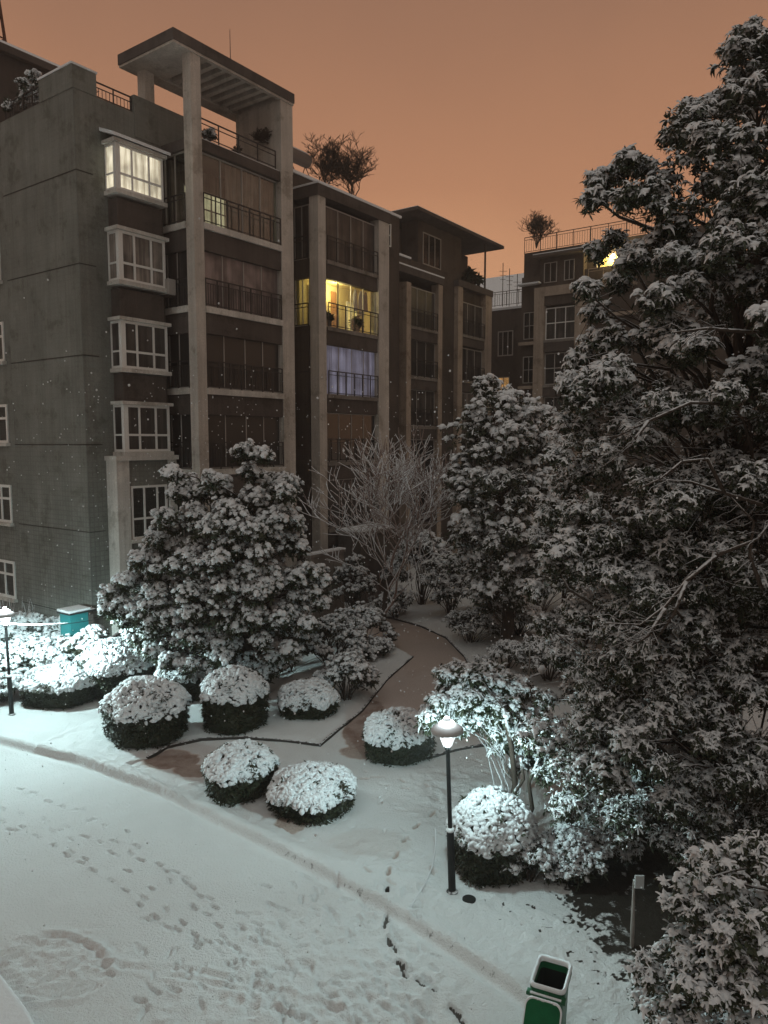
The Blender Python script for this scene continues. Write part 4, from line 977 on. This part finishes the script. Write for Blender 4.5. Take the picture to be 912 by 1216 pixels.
# ------------------------------------------------------------------ clipped shrubs
def topiary(cx, cy, r, top, label, group, flat=.55, skirt=1.0, grains=520, size=1.25, ry=None, cover=1.0):
    z0 = z_at(cx, cy); ry = ry or r; e = empty('clipped_shrub', (cx, cy, z0), rs.uniform(0, 6) * 0, label, 'shrub', group)
    ph = rs.uniform(0, 6, 4); LUMP = lambda t, u, s: 1 + .035 * np.sin(2 * t + ph[0]) * s + .045 * np.sin(3 * t + 3 * u + ph[1]) + .05 * np.sin(5 * t - 4 * u + ph[2]) * s
    h = top - z0; dome = h * flat * .86; zb = h - dome; c = np.array([0, 0, zb])
    # dark body
    mb = MB(); V = []; F = []; n = 26; prof = [(.84, -.05), (.88, .12 * zb), (.93, .6 * zb), (.96, zb), (.93, zb + .35 * dome), (.74, zb + .68 * dome), (.42, zb + .90 * dome), (.02, zb + .97 * dome)]
    for i, (q, z) in enumerate(prof):
        for k in range(n):
            t = 2 * PI * k / n; uu = max(0, (z - zb) / dome); j = (1 + rs.uniform(-.04, .04)) * LUMP(t, uu, math.sqrt(max(0, 1 - uu * uu))) - .02; z = z if uu == 0 else zb + (z - zb) * (j - .04); V.append((q * r * j * math.cos(t) * .97, q * ry * j * math.sin(t) * .97, z))
    for i in range(len(prof) - 1):
        for k in range(n): F.append((i * n + k, i * n + (k + 1) % n, (i + 1) * n + (k + 1) % n, (i + 1) * n + k))
    F.append(tuple((len(prof) - 1) * n + k for k in range(n))); mb.add(V, F).build('twig_body', 'leaf_hedge', e)
    # snow grains over the top
    area = r * ry / .6; ng = int(grains * 2.15 * area * cover)
    u = rs.uniform(-.02, 1, ng); t = rs.uniform(0, 2 * PI, ng); s = np.sqrt(np.clip(1 - u * u, 0, 1)); lump = LUMP(t, u, s) + .02 * np.sin(9 * t + 7 * u + ph[3])
    nrm = np.stack([s * np.cos(t), s * np.sin(t), np.maximum(u, .02) * 1.1], 1)
    P = np.stack([r * s * np.cos(t) * lump, ry * s * np.sin(t) * lump, zb + dome * u * lump], 1); P[:, 2] += rs.uniform(-.03, .03, ng)
    thin = rs.rand(ng) < (.35 + .65 * sst(u, -.05, .35))
    P, nn, uu = P[thin], nrm[thin], u[thin]
    D1 = scatter(T_GRAIN, P, size * rs.uniform(.7, 1.7, len(P)), .5, nn * [1, 1, 0] * .8)
    k = int(190 * area * 1.2); t = rs.uniform(0, 2 * PI, k); u = rs.uniform(-.1, 1, k); s = np.sqrt(np.clip(1 - u * u, 0, 1))
    P2 = np.stack([r * s * np.cos(t), ry * s * np.sin(t), zb + dome * u], 1)
    D2 = scatter(T_DARK, P2, rs.uniform(.6, 1.1, k), .8)
    # skirt: leaves hanging over the bare sides
    k = int(420 * (r + ry) * max(zb, .15) * 2); t = rs.uniform(0, 2 * PI, k); z = rs.uniform(0.0, zb + .05, k); w = .90 + .08 * (z / max(zb, .1))
    w = w * LUMP(t, 0, 1); P3 = np.stack([r * w * np.cos(t), ry * w * np.sin(t), z], 1)
    D3 = scatter(T_DARK, P3, rs.uniform(.5, 1.0, k), .9)
    emit('foliage', merge([D1, D2, D3]), ['leaf_hedge', 'leaf_snow'], e)
    return e
GRP = 'clipped round shrubs capped with snow'
TOP = [(62, 850, 43, 790, .88, .5, 'snow capped clipped shrub beside the left lamp, foremost on that side'),
       (130, 838, 46, 760, .9, .55, 'wide snow capped shrub just behind the shrub by the left lamp'),
       (165, 898, 49, 806, .95, .55, 'snow capped round shrub nearest the road kerb on the left side'),
       (213, 846, 31, 780, .7, .5, 'small thinly snowed shrub under the large domed evergreen'),
       (272, 882, 40, 793, .85, .5, 'snow capped shrub above the dark curved kerb, under the large evergreen'),
       (363, 866, 35, 808, .75, .7, 'small snowy shrub in the bed corner where the dark kerb turns'),
       (278, 962, 43, 884, .72, .55, 'snow capped shrub standing in the brown paving near the road, left of the flat one'),
       (368, 984, 52, 912, .83, .62, 'broad flat topped snowy shrub, the lowest and nearest to the road'),
       (473, 918, 41, 843, .77, .6, 'round snowy shrub standing alone left of the near lamp head'),
       (590, 1060, 50, 938, .68, .6, 'large snowy shrub right of the near lamp post'),
       ]
for x, yb, hw, yt, rr_, fl, lab in TOP:
    X, Y = G(x, yb - 6); rad = hw * MPP(Y); Y2 = Y + rad * .55
    X2 = (x - 456) / FOC * Y2
    tz = AT(x, yt, Y2 + .1)[2] - .02
    topiary(X2, Y2, hw * MPP(Y2), max(tz, .5), lab, GRP, flat=fl, size=1.0 + .018 * (Y - 11), grains=1150 if Y < 13.5 else (760 if Y < 15 else 560))

# ------------------------------------------------------------------ loose shrubs and hedges
def shrub(x, y, wpx, hpx, label, T=T_ROS, n=14, size=1.0, rpx=10, name='shrub', mt='leaf_hedge', cat='shrub', group='loose snowy shrubs', per=22, dz=0):
    X, Y = G(x, y); e = empty(name, (X, Y, 0), 0, label, cat, group); lobs = []
    for _ in range(n):
        a = rs.uniform(0, 2 * PI); q = math.sqrt(rs.rand()); w = wpx * MPP(Y) * .5; h = hpx * MPP(Y)
        lobs.append((X + w * q * math.cos(a), Y + w * .8 * q * math.sin(a), max(.15, h * (.35 + .6 * math.sqrt(max(0, 1 - q * q)) * rs.uniform(.7, 1))), rpx * MPP(Y) * rs.uniform(.7, 1.3)))
    emit('foliage', crown_from_lobes(lobs, T, per, size, .6, .2, .8), [mt, 'leaf_snow'], e, (X, Y, 0))
    mb = MB(); 
    for l in lobs: limb(mb, (rs.uniform(-.1, .1), rs.uniform(-.1, .1), -.05), (l[0] - X, l[1] - Y, l[2]), .02, .008, 5, .05, segs=3)
    mb.build('stem', 'bark', e)
    return e
shrub(428, 775, 76, 58, 'loose snowy bush beside the upper end of the path', n=34, rpx=12)
shrub(396, 800, 84, 72, 'loose snowy bush between the domed evergreen and the path bush', n=40, rpx=12)
shrub(445, 785, 40, 28, 'low snowy bush overhanging the straight kerb end', n=12, rpx=11)
shrub(420, 735, 46, 78, 'upright conical snowy bush in front of the low wall', T_ROS, n=22, rpx=11)
shrub(411, 838, 64, 62, 'rounded loose snowy bush beside the straight kerb, below the path bushes', n=30, rpx=13, per=30)
shrub(470, 738, 60, 40, 'snowy undergrowth behind the bare tree foot', n=12, rpx=11)
shrub(560, 770, 70, 46, 'sloping bush with thin snow at the far bend of the path', T_LONG, n=22, rpx=12, size=.8)
shrub(600, 800, 60, 40, 'thinly snowed bush around the dense tree trunk', T_LONG, n=14, rpx=12, size=.8)
shrub(650, 812, 90, 60, 'straggly snowy bush right of the dense tree trunk', T_LONG, n=22, rpx=14, size=.9)
shrub(710, 830, 90, 60, 'straggly snowy bush behind the tall right tree', T_LONG, n=20, rpx=14, size=.9)
shrub(45, 806, 140, 50, 'thick low hedge mound behind the left lamp', n=56, rpx=12, size=1.2)
shrub(20, 778, 130, 44, 'snow buried hedge between the left lamp and the house wall', n=34, rpx=13, size=1.3)
shrub(108, 808, 66, 66, 'snow buried hedge in front of the teal box', n=26, rpx=12, size=1.3)
shrub(60, 762, 150, 34, 'low hedge along the foot of the grey wall', n=34, rpx=12, size=1.3)
shrub(175, 790, 70, 50, 'snowy bush at the left skirt of the large domed evergreen', n=18, rpx=13, size=1.2)
shrub(4, 838, 46, 40, 'hedge piece directly left of the left lamp shrubs', n=26, rpx=11, size=1.1)
shrub(845, 930, 130, 60, 'broad leaved bush under the tall right tree', T_BIG, n=22, rpx=20, size=.8)
shrub(683, 1042, 90, 62, 'loose snowy shrub tucked under the tall right tree', T_ROS, n=34, rpx=17, size=.62, per=40)
shrub(628, 1052, 60, 60, 'loose snowy shrub squeezed between the large lamp shrub and the tall right tree', T_ROS, n=20, rpx=16, size=.62, per=40)
shrub(760, 960, 110, 70, 'snowy bush deep under the tall right tree', T_LONG, n=22, rpx=18, size=.8)
for x, y, w, h, lab in ((500, 722, 60, 95, 'tall dark bush right behind the bare tree'), (535, 735, 60, 80, 'dark bush left of the dense evergreen foot'), (455, 712, 50, 60, 'dark bush behind the low garden wall'),
                        (575, 735, 70, 70, 'dark bush behind the dense evergreen foot'), (640, 735, 90, 90, 'broad dark bush right behind the dense evergreen'), (720, 730, 100, 110, 'tall dark bush behind the tall right tree'), (800, 735, 110, 120, 'tallest dark bush deep behind the tall right tree'), (615, 760, 60, 45, 'low dark bush on the slope beside the dense evergreen'), (690, 775, 90, 60, 'dark bush on the slope under the tall right tree'), (900, 760, 110, 120, 'dark bush at the right edge behind the tall right tree'), (760, 790, 90, 70, 'dark bush between the tall right tree and the slope'), (850, 830, 100, 80, 'dark bush low behind the tall right tree')):
    shrub(x, y, w, h, lab, T_LONG, n=26, size=1.2, rpx=13, group='dark background bushes', per=26)
# blades of a stiff leafed plant at the wall foot
e = empty('bamboo_clump', (*G(38, 762), 0), 0, 'thin upright bamboo stems against the grey wall by the left lamp', 'plant')
mb = MB()
for _ in range(90):
    x, y = rs.uniform(-1.6, 1.5), rs.uniform(-.3, .3); h = rs.uniform(.7, 1.9); lx = rs.uniform(-.25, .25)
    mb.tube([(x, y, 0), (x + lx * .3, y, h * .6), (x + lx, y, h)], [.012, .010, .003], 4)
mb.build('stem', 'twig', e)

# ------------------------------------------------------------------ lamps
def lamp(x, y, lean, label, power, rz=0.0):
    z0 = z_at(x, y); e = empty('street_lamp', (x, y, z0 - .02), rz, label, 'lamp', 'garden lamps with disc shades'); e.rotation_euler = (lean[0], lean[1], rz)
    MB().lathe([(.095, 0), (.095, .03), (.062, .05), (.060, 1.05), (.052, 1.08)], 20).build('pole_base', 'lamp_metal', e, smooth=False)
    MB().lathe([(.036, 1.08), (.034, 2.42), (.05, 2.44), (.05, 2.48), (.03, 2.5)], 16).build('pole', 'lamp_metal', e)
    MB().lathe([(.062, 1.06), (.07, 1.085), (.06, 1.11), (.037, 1.125)], 14).build('snow_collar', 'snow', e)
    g = MB().lathe([(.070, 2.5), (.105, 2.6), (.150, 2.735)], 24).build('lamp_glass', 'lamp_glass', e, smooth=True)
    for k in range(4):
        a = PI / 4 + k * PI / 2; MB().tube([(.072 * math.cos(a), .072 * math.sin(a), 2.5), (.155 * math.cos(a), .155 * math.sin(a), 2.735)], .006, 5).build('glass_rib', 'lamp_metal', g)
    s = MB().lathe([(.262, 2.735), (.268, 2.75), (.24, 2.785), (.17, 2.83), (.115, 2.855)], 32).build('lamp_shade', 'shade', e, smooth=True)
    MB().lathe([(.266, 2.752), (.262, 2.772), (.235, 2.805), (.17, 2.845), (.125, 2.862)], 32).build("snow_cover", "shade", s, smooth=True)
    MB().lathe([(.075, 2.856), (.125, 2.868), (.125, 2.885), (.075, 2.92), (.07, 2.925)], 24).build('glow_ring', 'lamp_core', e, smooth=True)
    MB().lathe([(.07, 2.925), (.055, 2.965), (.015, 2.99)], 16).build('cap', 'shade', e, smooth=True)
    MB().lathe([(.035, 2.53), (.06, 2.60), (.06, 2.70), (.03, 2.725)], 16).build('bulb', 'lamp_core', e, smooth=True)
    li = bpy.data.lights.new('lamp_light', 'POINT'); li.energy = power * 1.75; li.color = (.70, .99, 1.0); li.shadow_soft_size = .09
    lo = bpy.data.objects.new('lamp_light', li); col.objects.link(lo); lo.parent = e; lo.location = (0, 0, 2.66)
    li.use_nodes = True; t_ = li.node_tree; em = t_.nodes['Emission']
    tc = t_.nodes.new('ShaderNodeTexCoord'); sp = t_.nodes.new('ShaderNodeSeparateXYZ'); rp = t_.nodes.new('ShaderNodeValToRGB')
    ma = t_.nodes.new('ShaderNodeMath'); ma.operation = 'MULTIPLY_ADD'; ma.inputs[1].default_value = .5; ma.inputs[2].default_value = .5
    t_.links.new(tc.outputs['Normal'], sp.inputs[0]); t_.links.new(sp.outputs['Z'], ma.inputs[0]); t_.links.new(ma.outputs[0], rp.inputs[0]); t_.links.new(rp.outputs[0], em.inputs['Strength'])
    e_ = rp.color_ramp.elements; e_[0].position = 0; e_[0].color = (.22,) * 3 + (1,); e_[1].position = 1; e_[1].color = (.3,) * 3 + (1,)
    for q, k in ((.12, .52), (.25, 1.2), (.35, 1.6), (.43, .8), (.48, .40), (.54, .30), (.7, .42)):
        x_ = e_.new(q); x_.color = (k, k, k, 1)
    li = bpy.data.lights.new('lamp_top_light', 'POINT'); li.energy = power * .008; li.color = (.85, .97, 1.0); li.shadow_soft_size = .08
    lo = bpy.data.objects.new('lamp_top_light', li); col.objects.link(lo); lo.parent = e; lo.location = (0, 0, 3.06)
    return e
lx, ly = G(537, 1062, .1); lamp(lx, ly, (0, R(-2.2), 0), 'lit garden lamp with a disc shade standing between the snowy shrubs and the road', 1050)
lx2, ly2 = G(14, 850, .1); lamp(lx2, ly2, (0, R(-1.0), 0), 'lit garden lamp at the left edge, in front of the grey wall', 4400)
M_ = mat('drain_dark', (0.02, 0.02, 0.018), .8); M['drain_dark'] = M_
dx, dy = G(557, 1072, .1); zz = z_at(dx, dy)
tag(MB().lathe([(.11, zz - .05), (.11, zz + .02), (.09, zz + .03)], 20, 0, (dx, dy)).build('drain_cover', 'drain_dark'), 'small round dark cover in the snow beside the near lamp foot', 'cover')
# hose / stick by the lamp
p = [(*G(x, y, .12), .14 + dz) for x, y, dz in ((517, 1002, .28), (517, 1014, .2), (516, 1022, .12), (513, 1034, .04), (506, 1050, .02), (495, 1068, .02), (487, 1080, .0))]
tag(MB().tube(p, .012, 6).build('garden_hose', 'twig'), 'thin snow dusted hose curving on the ground left of the near lamp', 'hose')

# ------------------------------------------------------------------ wheelie bin, lid thrown back
bxp, byp = 2.05, 8.50
wb = empty('wheelie_bin', (bxp, byp, 0.0), R(-24), 'green wheelie bin with its lid thrown open, snow on the rim', 'bin'); wb.scale = (.92, .95, 1)
def rrect(w, d, r, n=5):
    P = []
    for cx, cy, a0 in ((w / 2 - r, d / 2 - r, 0), (-w / 2 + r, d / 2 - r, 90), (-w / 2 + r, -d / 2 + r, 180), (w / 2 - r, -d / 2 + r, 270)):
        for k in range(n + 1): a = R(a0 + 90 * k / n); P.append((cx + r * math.cos(a), cy + r * math.sin(a)))
    return P
def loft(mb, secs, m=0, close0=True, close1=True):
    n = len(secs[0][0]); V = [(x, y + (s[2] if len(s) > 2 else 0), s[1]) for s in secs for x, y in s[0]]; F = []
    for i in range(len(secs) - 1):
        for k in range(n): F.append((i * n + k, i * n + (k + 1) % n, (i + 1) * n + (k + 1) % n, (i + 1) * n + k))
    if close0: F.append(tuple(range(n - 1, -1, -1)))
    if close1: F.append(tuple((len(secs) - 1) * n + k for k in range(n)))
    return mb.add(V, F, m)
mb = MB(); loft(mb, [(rrect(.34, .40, .05), .06), (rrect(.40, .52, .06), .93), (rrect(.46, .58, .07), .935), (rrect(.46, .58, .07), .985), (rrect(.41, .53, .06), .988), (rrect(.38, .50, .06), .90)], close1=False); loft(mb, [(rrect(.38, .50, .06), .90), (rrect(.30, .36, .05), .12)], 1, False)
mb.build('body', ['bin_green', 'bin_dark'], wb, smooth=False)
mb = MB(); loft(mb, [(rrect(.455, .575, .07), .984), (rrect(.47, .59, .07), 1.005), (rrect(.445, .565, .07), 1.05), (rrect(.385, .505, .06), 1.02), (rrect(.38, .50, .06), .985)], 0, False, False)
mb.build('rim_snow', 'snow', wb, smooth=True)
bx('litter', 'bin_dark', wb, -.15, .15, -.2, .2, .30, .34)
MB().tube([(-.25, -.36, .95), (.25, -.36, .95)], .016, 8).build('handle', 'bin_green', wb)
for x in (-.22, 0, .22):
    bx('hinge', 'bin_green', wb, x - .03, x + .03, -.37, -.29, .925, .975, bevel=.008)
MB().tube([(-.2, -.36, .97), (.2, -.36, .97)], [.014, .014], 6).build('handle_snow', 'snow', wb)
lid = empty('x', (0, 0, 0)); bpy.data.objects.remove(lid)
def lid_xf(a, b, c):                               # a across, b down the lid, c outwards
    t = R(50); return (a, -.40 - b * math.cos(t) - c * math.sin(t) * 1.0, .955 - b * math.sin(t) + c * math.cos(t))
mb = MB(lid_xf); n = 6
P = rrect(.47, .60, .10, 6); P = [(x, y + .30) for x, y in P]
V = [(x, y, z) for z, k in ((0, 1.0), (.035, 1.0), (.05, .9), (.052, .6)) for x, y in [(px * k, (py - .30) * k + .30) for px, py in P]]
nn = len(P); F = [(i * nn + k, i * nn + (k + 1) % nn, (i + 1) * nn + (k + 1) % nn, (i + 1) * nn + k) for i in range(3) for k in range(nn)]
F += [tuple(range(nn - 1, -1, -1)), tuple(3 * nn + k for k in range(nn))]
M['bin_lid'] = bark_mat('bin_lid', (0.010, 0.115, 0.045), .93, 1.0); BS(M['bin_lid']).inputs['Roughness'].default_value = .5
mb.add(V, F); mb.build('lid', 'bin_lid', wb)
mb = MB(lid_xf); Q = [(x * 1.02, (y - .30) * 1.02 + .30) for x, y in P]; m_ = nn
V = [(x, y, z) for (z, k) in ((.03, 1.01), (.052, 1.0), (.055, .95), (.045, .92)) for x, y in [(px * k, (py - .30) * k + .30) for px, py in P]]
sel = [k for k in range(nn) if not (P[k][1] < .1 and abs(P[k][0]) < .1)]
mb.add(V, [(i * nn + k, i * nn + (k + 1) % nn, (i + 1) * nn + (k + 1) % nn, (i + 1) * nn + k) for i in range(3) for k in range(nn)]); mb.build('lid_snow', 'snow', wb, smooth=True)
for x in (-.23, .23):
    w = MB(lambda a, b, c: (a, b, c)).tube([(x - .025, -.26, .10), (x + .025, -.26, .10)], .10, 18).build('wheel', 'rubber', wb)
MB().tube([(-.24, -.26, .10), (.24, -.26, .10)], .012, 6).build('axle', 'iron', wb)

# ------------------------------------------------------------------ small things on the ground
tb = empty('utility_box', (-10.75, 25.0, 0), ROW, 'teal metal box with a snowy lid in front of the grey wall corner', 'box')
tb.location = (*G(88, 782), 0); tb.location = (AT(88, 730, 24.2)[0], 24.2, 0)
bx('body', 'teal', tb, -.33, .33, -.30, .30, 0, 1.86, bevel=.01); bx('lid', 'lamp_metal', tb, -.40, .58, -.36, .36, 1.87, 1.93); bx('snow_cover', 'snow', tb, -.40, .40, -.36, .36, 1.934, 2.01, bevel=.02)
bx('side_panel', 'dark_concrete', tb, .335, .52, -.3, .3, 0, 1.75)
# snow laden cable from the left lamp
a = Vector((lx2 - .2, ly2 + .05, 2.62)); b = Vector(AT(118, 735, 21.0))
p = [tuple(a.lerp(b, i / 12) - Vector((0, 0, .10 * math.sin(PI * i / 12)))) for i in range(13)]
cb = empty('cable', a, 0, 'horizontal cable with snow lying along it, strung from the left lamp', 'cable')
MB().tube([tuple(Vector(q) - a) for q in p], .010, 6).build('wire', 'rubber', cb); MB().tube([tuple(Vector(q) - a + Vector((0, 0, .022))) for q in p[:9]], [.028, .03, .026, .03, .028, .03, .026, .022, .008], 6).build('snow_cover', 'snow', cb)
# garden tap post with knobs
X, Y, Z = AT(628, 830, 15.0)
st = empty('garden_stake', (X, Y, 0), 0, 'pale cross shaped stake with snow balls on its arms behind the weeping tree', 'stake')
MB().tube([(0, 0, 0), (0, 0, 3.3)], [.03, .015], 8).build('post', 'white_bark', st); MB().tube([(-.25, 0, 2.55), (.25, 0, 2.72)], .025, 8).build('arm', 'white_bark', st)
for q in ((-.27, 0, 2.6), (.26, 0, 2.8)):
    v, f, mi = blob(.085, .1, 8, 4, .08, -1.2); MB().add([(x + q[0], y, z + q[2]) for x, y, z in v], f).build('snow_ball', 'snow', st, smooth=True)
# white guarded pole with a box under the right tree
X, Y = G(750, 1132); X, Y = X, Y
pl = empty('sign_post', (X, Y, 0), 0, 'slim pale post carrying a blank grey plate under the tall right tree', 'post')
hp = AT(752, 1045, Y)[2]
MB().tube([(0, 0, 0), (.0, 0, hp * .35), (.0, 0, hp)], [.03, .034, .016], 8).build('post', 'white_bark', pl); bx('plate', 'plaque', pl, .0, .13, -.05, -.02, hp - .10, hp + .09)

# ------------------------------------------------------------------ rooftop things
def roof_bush(name, loc, label, h, spread, seed, depth=5, cat='shrub', nf=4, lean=(0, 0, 1)):
    e = empty(name, loc, 0, label, cat, 'bare shrubs on the roofs')
    for q_ in range(2): bare_tree(loc, (lean[0] + rs.uniform(-1, 1), lean[1] + rs.uniform(-.4, .4), lean[2]), h * .8, spread, e, seed + 50 * q_, .035, depth - 1, 'twig_dark', nf, .2, rmin=.011)
    bare_tree(loc, (lean[0] + rs.uniform(-.2, .2), lean[1], lean[2]), h, spread, e, seed, .05, depth, 'twig_dark', nf, .17, rmin=.011); return e
M['twig_dark'] = bark_mat('twig_dark', (0.06, 0.045, 0.035), 1.2, 1.5)
roof_bush('bare_shrub', wl(13.2, .6, 19.3), 'bare shrub at the left of the second block roof', 4.08, 1.0, 21, 6, nf=4)
roof_bush('bare_shrub', wl(15.3, .6, 19.3), 'widest bare shrub at the right of the second block roof', 4.66, 1.0, 22, 6, nf=4)
roof_bush('bare_shrub', (10.1, 50.6, 20.3), 'bare shrub leaning over the far terrace railing', 3.89, 1.0, 23, 6, nf=4)
roof_bush('bare_shrub', wl(6.2, -.9, 18.3), 'small bare shrub in the portal opening of the near block', 1.0, .8, 24, 4)
roof_bush('bare_shrub', wl(7.78, -1.1, 19.35), 'dark weed growing on the inner face of the concrete portal', 1.5, 1.3, 25, 5, lean=(-.585, -.811, .2))
roof_bush('bare_shrub', wl(1.0, .5, 18.95), 'tiny bare shrub behind the roof railing of the near block', 1.1, .8, 26, 4)
def roof_plant(loc, r, label, T=T_ROS, n=8, size=1.2):
    e = empty('potted_plant', loc, 0, label, 'plant', 'potted plants on the roofs')
    MB().lathe([(.14, 0), (.2, .3), (.22, .32)], 14).build('pot', 'dark_concrete', e)
    lobs = [(rs.uniform(-r, r), rs.uniform(-r, r), .4 + rs.uniform(0, r * 1.6), r * .4) for _ in range(n)]
    emit('foliage', crown_from_lobes(lobs, T, 14, size, .7, .2, .7), ['leaf', 'leaf_snow'], e); return e
roof_plant(wl(.35, 3.0, 18.9), .5, 'snowy potted plant at the left end of the near block roof', n=12)
roof_plant(wl(.35, 4.1, 18.9), .35, 'second snowy potted plant behind the roof railing, further left')
roof_plant(wl(5.2, -.6, 18.3), .22, 'low potted plant behind the railing inside the portal')
roof_plant(wl(30.0, 2.0, 17.8), .4, 'palm like potted plant on the terrace beside the shelter post', T_DARK, 8, 3)
roof_plant(wl(11.3, -1.15, 12.56), .13, 'leafy potted plant at the left of the yellow lit balcony', T_DARK, 6, 1.4)
roof_plant(wl(13.4, -1.1, 12.56), .2, 'bushy potted plant right of centre on the yellow lit balcony', T_DARK, 10, 1.4)
for s_, w_, h_, mt_, lb in ((13.55, .16, 1.0, 'cloth_grey', 'pale grey garment hanging in the yellow lit balcony'), (14.0, .2, 1.15, 'cloth_grey', 'long grey garment hanging beside the pale one in the lit balcony'), (14.35, .16, .9, 'cloth_dark', 'dark garment hanging at the right of the lit balcony')):
    e = empty('hanging_garment', wl(s_, -.95, 14.6), ROW, lb, 'clothes', 'laundry in the lit balcony')
    V = [(w_ * (.35 + .65 * min(1, j / 1.5)) * (i / 6 - .5) * 2, .03 * math.sin(i * 2.1 + j), -h_ * j / 5) for j in range(6) for i in range(7)]
    o = MB().add(V, [(j * 7 + i, j * 7 + i + 1, j * 7 + 8 + i, j * 7 + 7 + i) for j in range(5) for i in range(6)]).build('cloth', mt_, e); sm = o.modifiers.new('s', 'SOLIDIFY'); sm.thickness = .02
    MB().tube([(0, 0, 0), (0, 0, .12)], .006, 5).build('hanger', 'iron', e)
an = empty('roof_antenna', wl(6.3, -.6, 21.26), ROW, 'thin lightning rod on a small tripod on the portal top', 'antenna')
MB().tube([(0, 0, 0), (0, 0, 1.9)], [.022, .010], 6).build('mast', 'iron', an)
for a in range(3): MB().tube([(0, 0, .65), (.32 * math.cos(a * 2.1), .32 * math.sin(a * 2.1), 0)], .014, 5).build('leg', 'iron', an)
sh = empty('water_heater', wl(11.6, .8, 19.5), ROW, 'cylindrical rooftop water tank on a frame just right of the portal', 'tank')
MB().tube([(-.7, 0, .85), (-.66, 0, .85), (.66, 0, .85), (.7, 0, .85)], [.2, .3, .3, .2], 18).build('tank', 'solar', sh, smooth=False)
for x in (-.5, .5):
    MB().tube([(x, -.3, 0), (x, 0, .6)], .02, 5).build('leg', 'iron', sh); MB().tube([(x, .3, 0), (x, 0, .6)], .02, 5).build('leg', 'iron', sh)
bx('snow_cover', 'snow', sh, -.6, .6, -.12, .12, 1.13, 1.17)
ac = empty('air_conditioner', wl(3.3, -.35, 12.75), ROW, 'grey air conditioner on the side of the near block balcony, below the lit floor', 'air conditioner')
bx('casing', 'frame_grey', ac, -.36, -.02, -.45, .33, 0, .55, bevel=.02); bx('bracket', 'iron', ac, -.34, -.02, -.42, .3, -.05, -.003)
MB(lambda a, b, c: (c - .37, a - .05, b + .28)).lathe([(.2, 0), (.2, .014), (.17, .016)], 18).build('fan_grille', 'iron', ac)
tw = empty('lattice_tower', wl(1.15, 8.2, 23.0), ROW, 'rusty lattice stand on the roof in the top left corner', 'tower')
M['rust'] = mat('rust', (0.11, 0.045, 0.025), .8, .2)
mb = MB()
for sx, sy in ((-1, -1), (1, -1), (1, 1), (-1, 1)): mb.tube([(sx * .75, sy * .75, 0), (sx * .5, sy * .5, 3.2)], .06, 6)
for k in range(4):
    z = .4 + k * .8; w = .75 - .25 * z / 3.2
    for a, b in (((-1, -1), (1, -1)), ((1, -1), (1, 1)), ((1, 1), (-1, 1)), ((-1, 1), (-1, -1))):
        mb.tube([(a[0] * w, a[1] * w, z), (b[0] * w, b[1] * w, z)], .03, 5); mb.tube([(a[0] * w, a[1] * w, z), (b[0] * (w - .06), b[1] * (w - .06), z + .8)], .02, 5)
mb.build('frame', 'rust', tw)
MB().lathe([(.75, 3.3), (.8, 3.4), (.8, 4.6), (.5, 4.8)], 18).build('tank', 'rust', tw)
for k, x in enumerate((0, .5, 1.1)):
    a = empty('roof_antenna', (9.0 + x, 57.5, 17.75), 0, ['short aerial on the low far block, leftmost', 'middle aerial on the low far block', 'aerial on the low far block nearest the terrace building'][k], 'antenna', 'aerials on the low far block')
    MB().tube([(0, 0, 0), (0, 0, 3.2 - .4 * k)], .03, 5).build('mast', 'iron', a)
    for j in range(3): MB().tube([(-.3 + .05 * j, 0, 2.6 - .4 * k - .3 * j), (.3 - .05 * j, 0, 2.6 - .4 * k - .3 * j)], .015, 4).build('crossbar', 'iron', a)

# ------------------------------------------------------------------ the snowy air
hz = bpy.data.materials.new('haze_air'); hz.use_nodes = True; ht = hz.node_tree; ht.nodes.clear()
ho = ht.nodes.new('ShaderNodeOutputMaterial'); hv = ht.nodes.new('ShaderNodeVolumePrincipled'); ht.links.new(hv.outputs[0], ho.inputs['Volume'])
hv.inputs['Density'].default_value = HAZE; hv.inputs['Color'].default_value = (.9, .9, .9, 1); hv.inputs['Anisotropy'].default_value = .2
M['haze_air'] = hz
tag(MB().box(-75, 75, -40, 125, -2.2, 32).build('haze', 'haze_air'), 'thin snowy air filling the court', 'haze', kind='stuff')

# ------------------------------------------------------------------ falling snow
n = 2600; Pn = np.stack([rs.uniform(-9, 7, n), rs.uniform(4, 30, n), rs.uniform(.3, 9, n)], 1)
Tf = [join([blob(1, 1, 5, 3, .1, -1.3)])]
D = scatter(Tf, Pn, rs.uniform(.005, .011, n) * (0.6 + Pn[:, 1] / 16), .2); D[3][:] = 0; D[4][:] = 0
tag(emit('falling_snow', D, ['leaf_snow'], None), 'snowflakes falling through the lamp light', 'snow', kind='stuff')
print('verts', sum(len(o.data.vertices) for o in bpy.data.objects if o.type == 'MESH'))
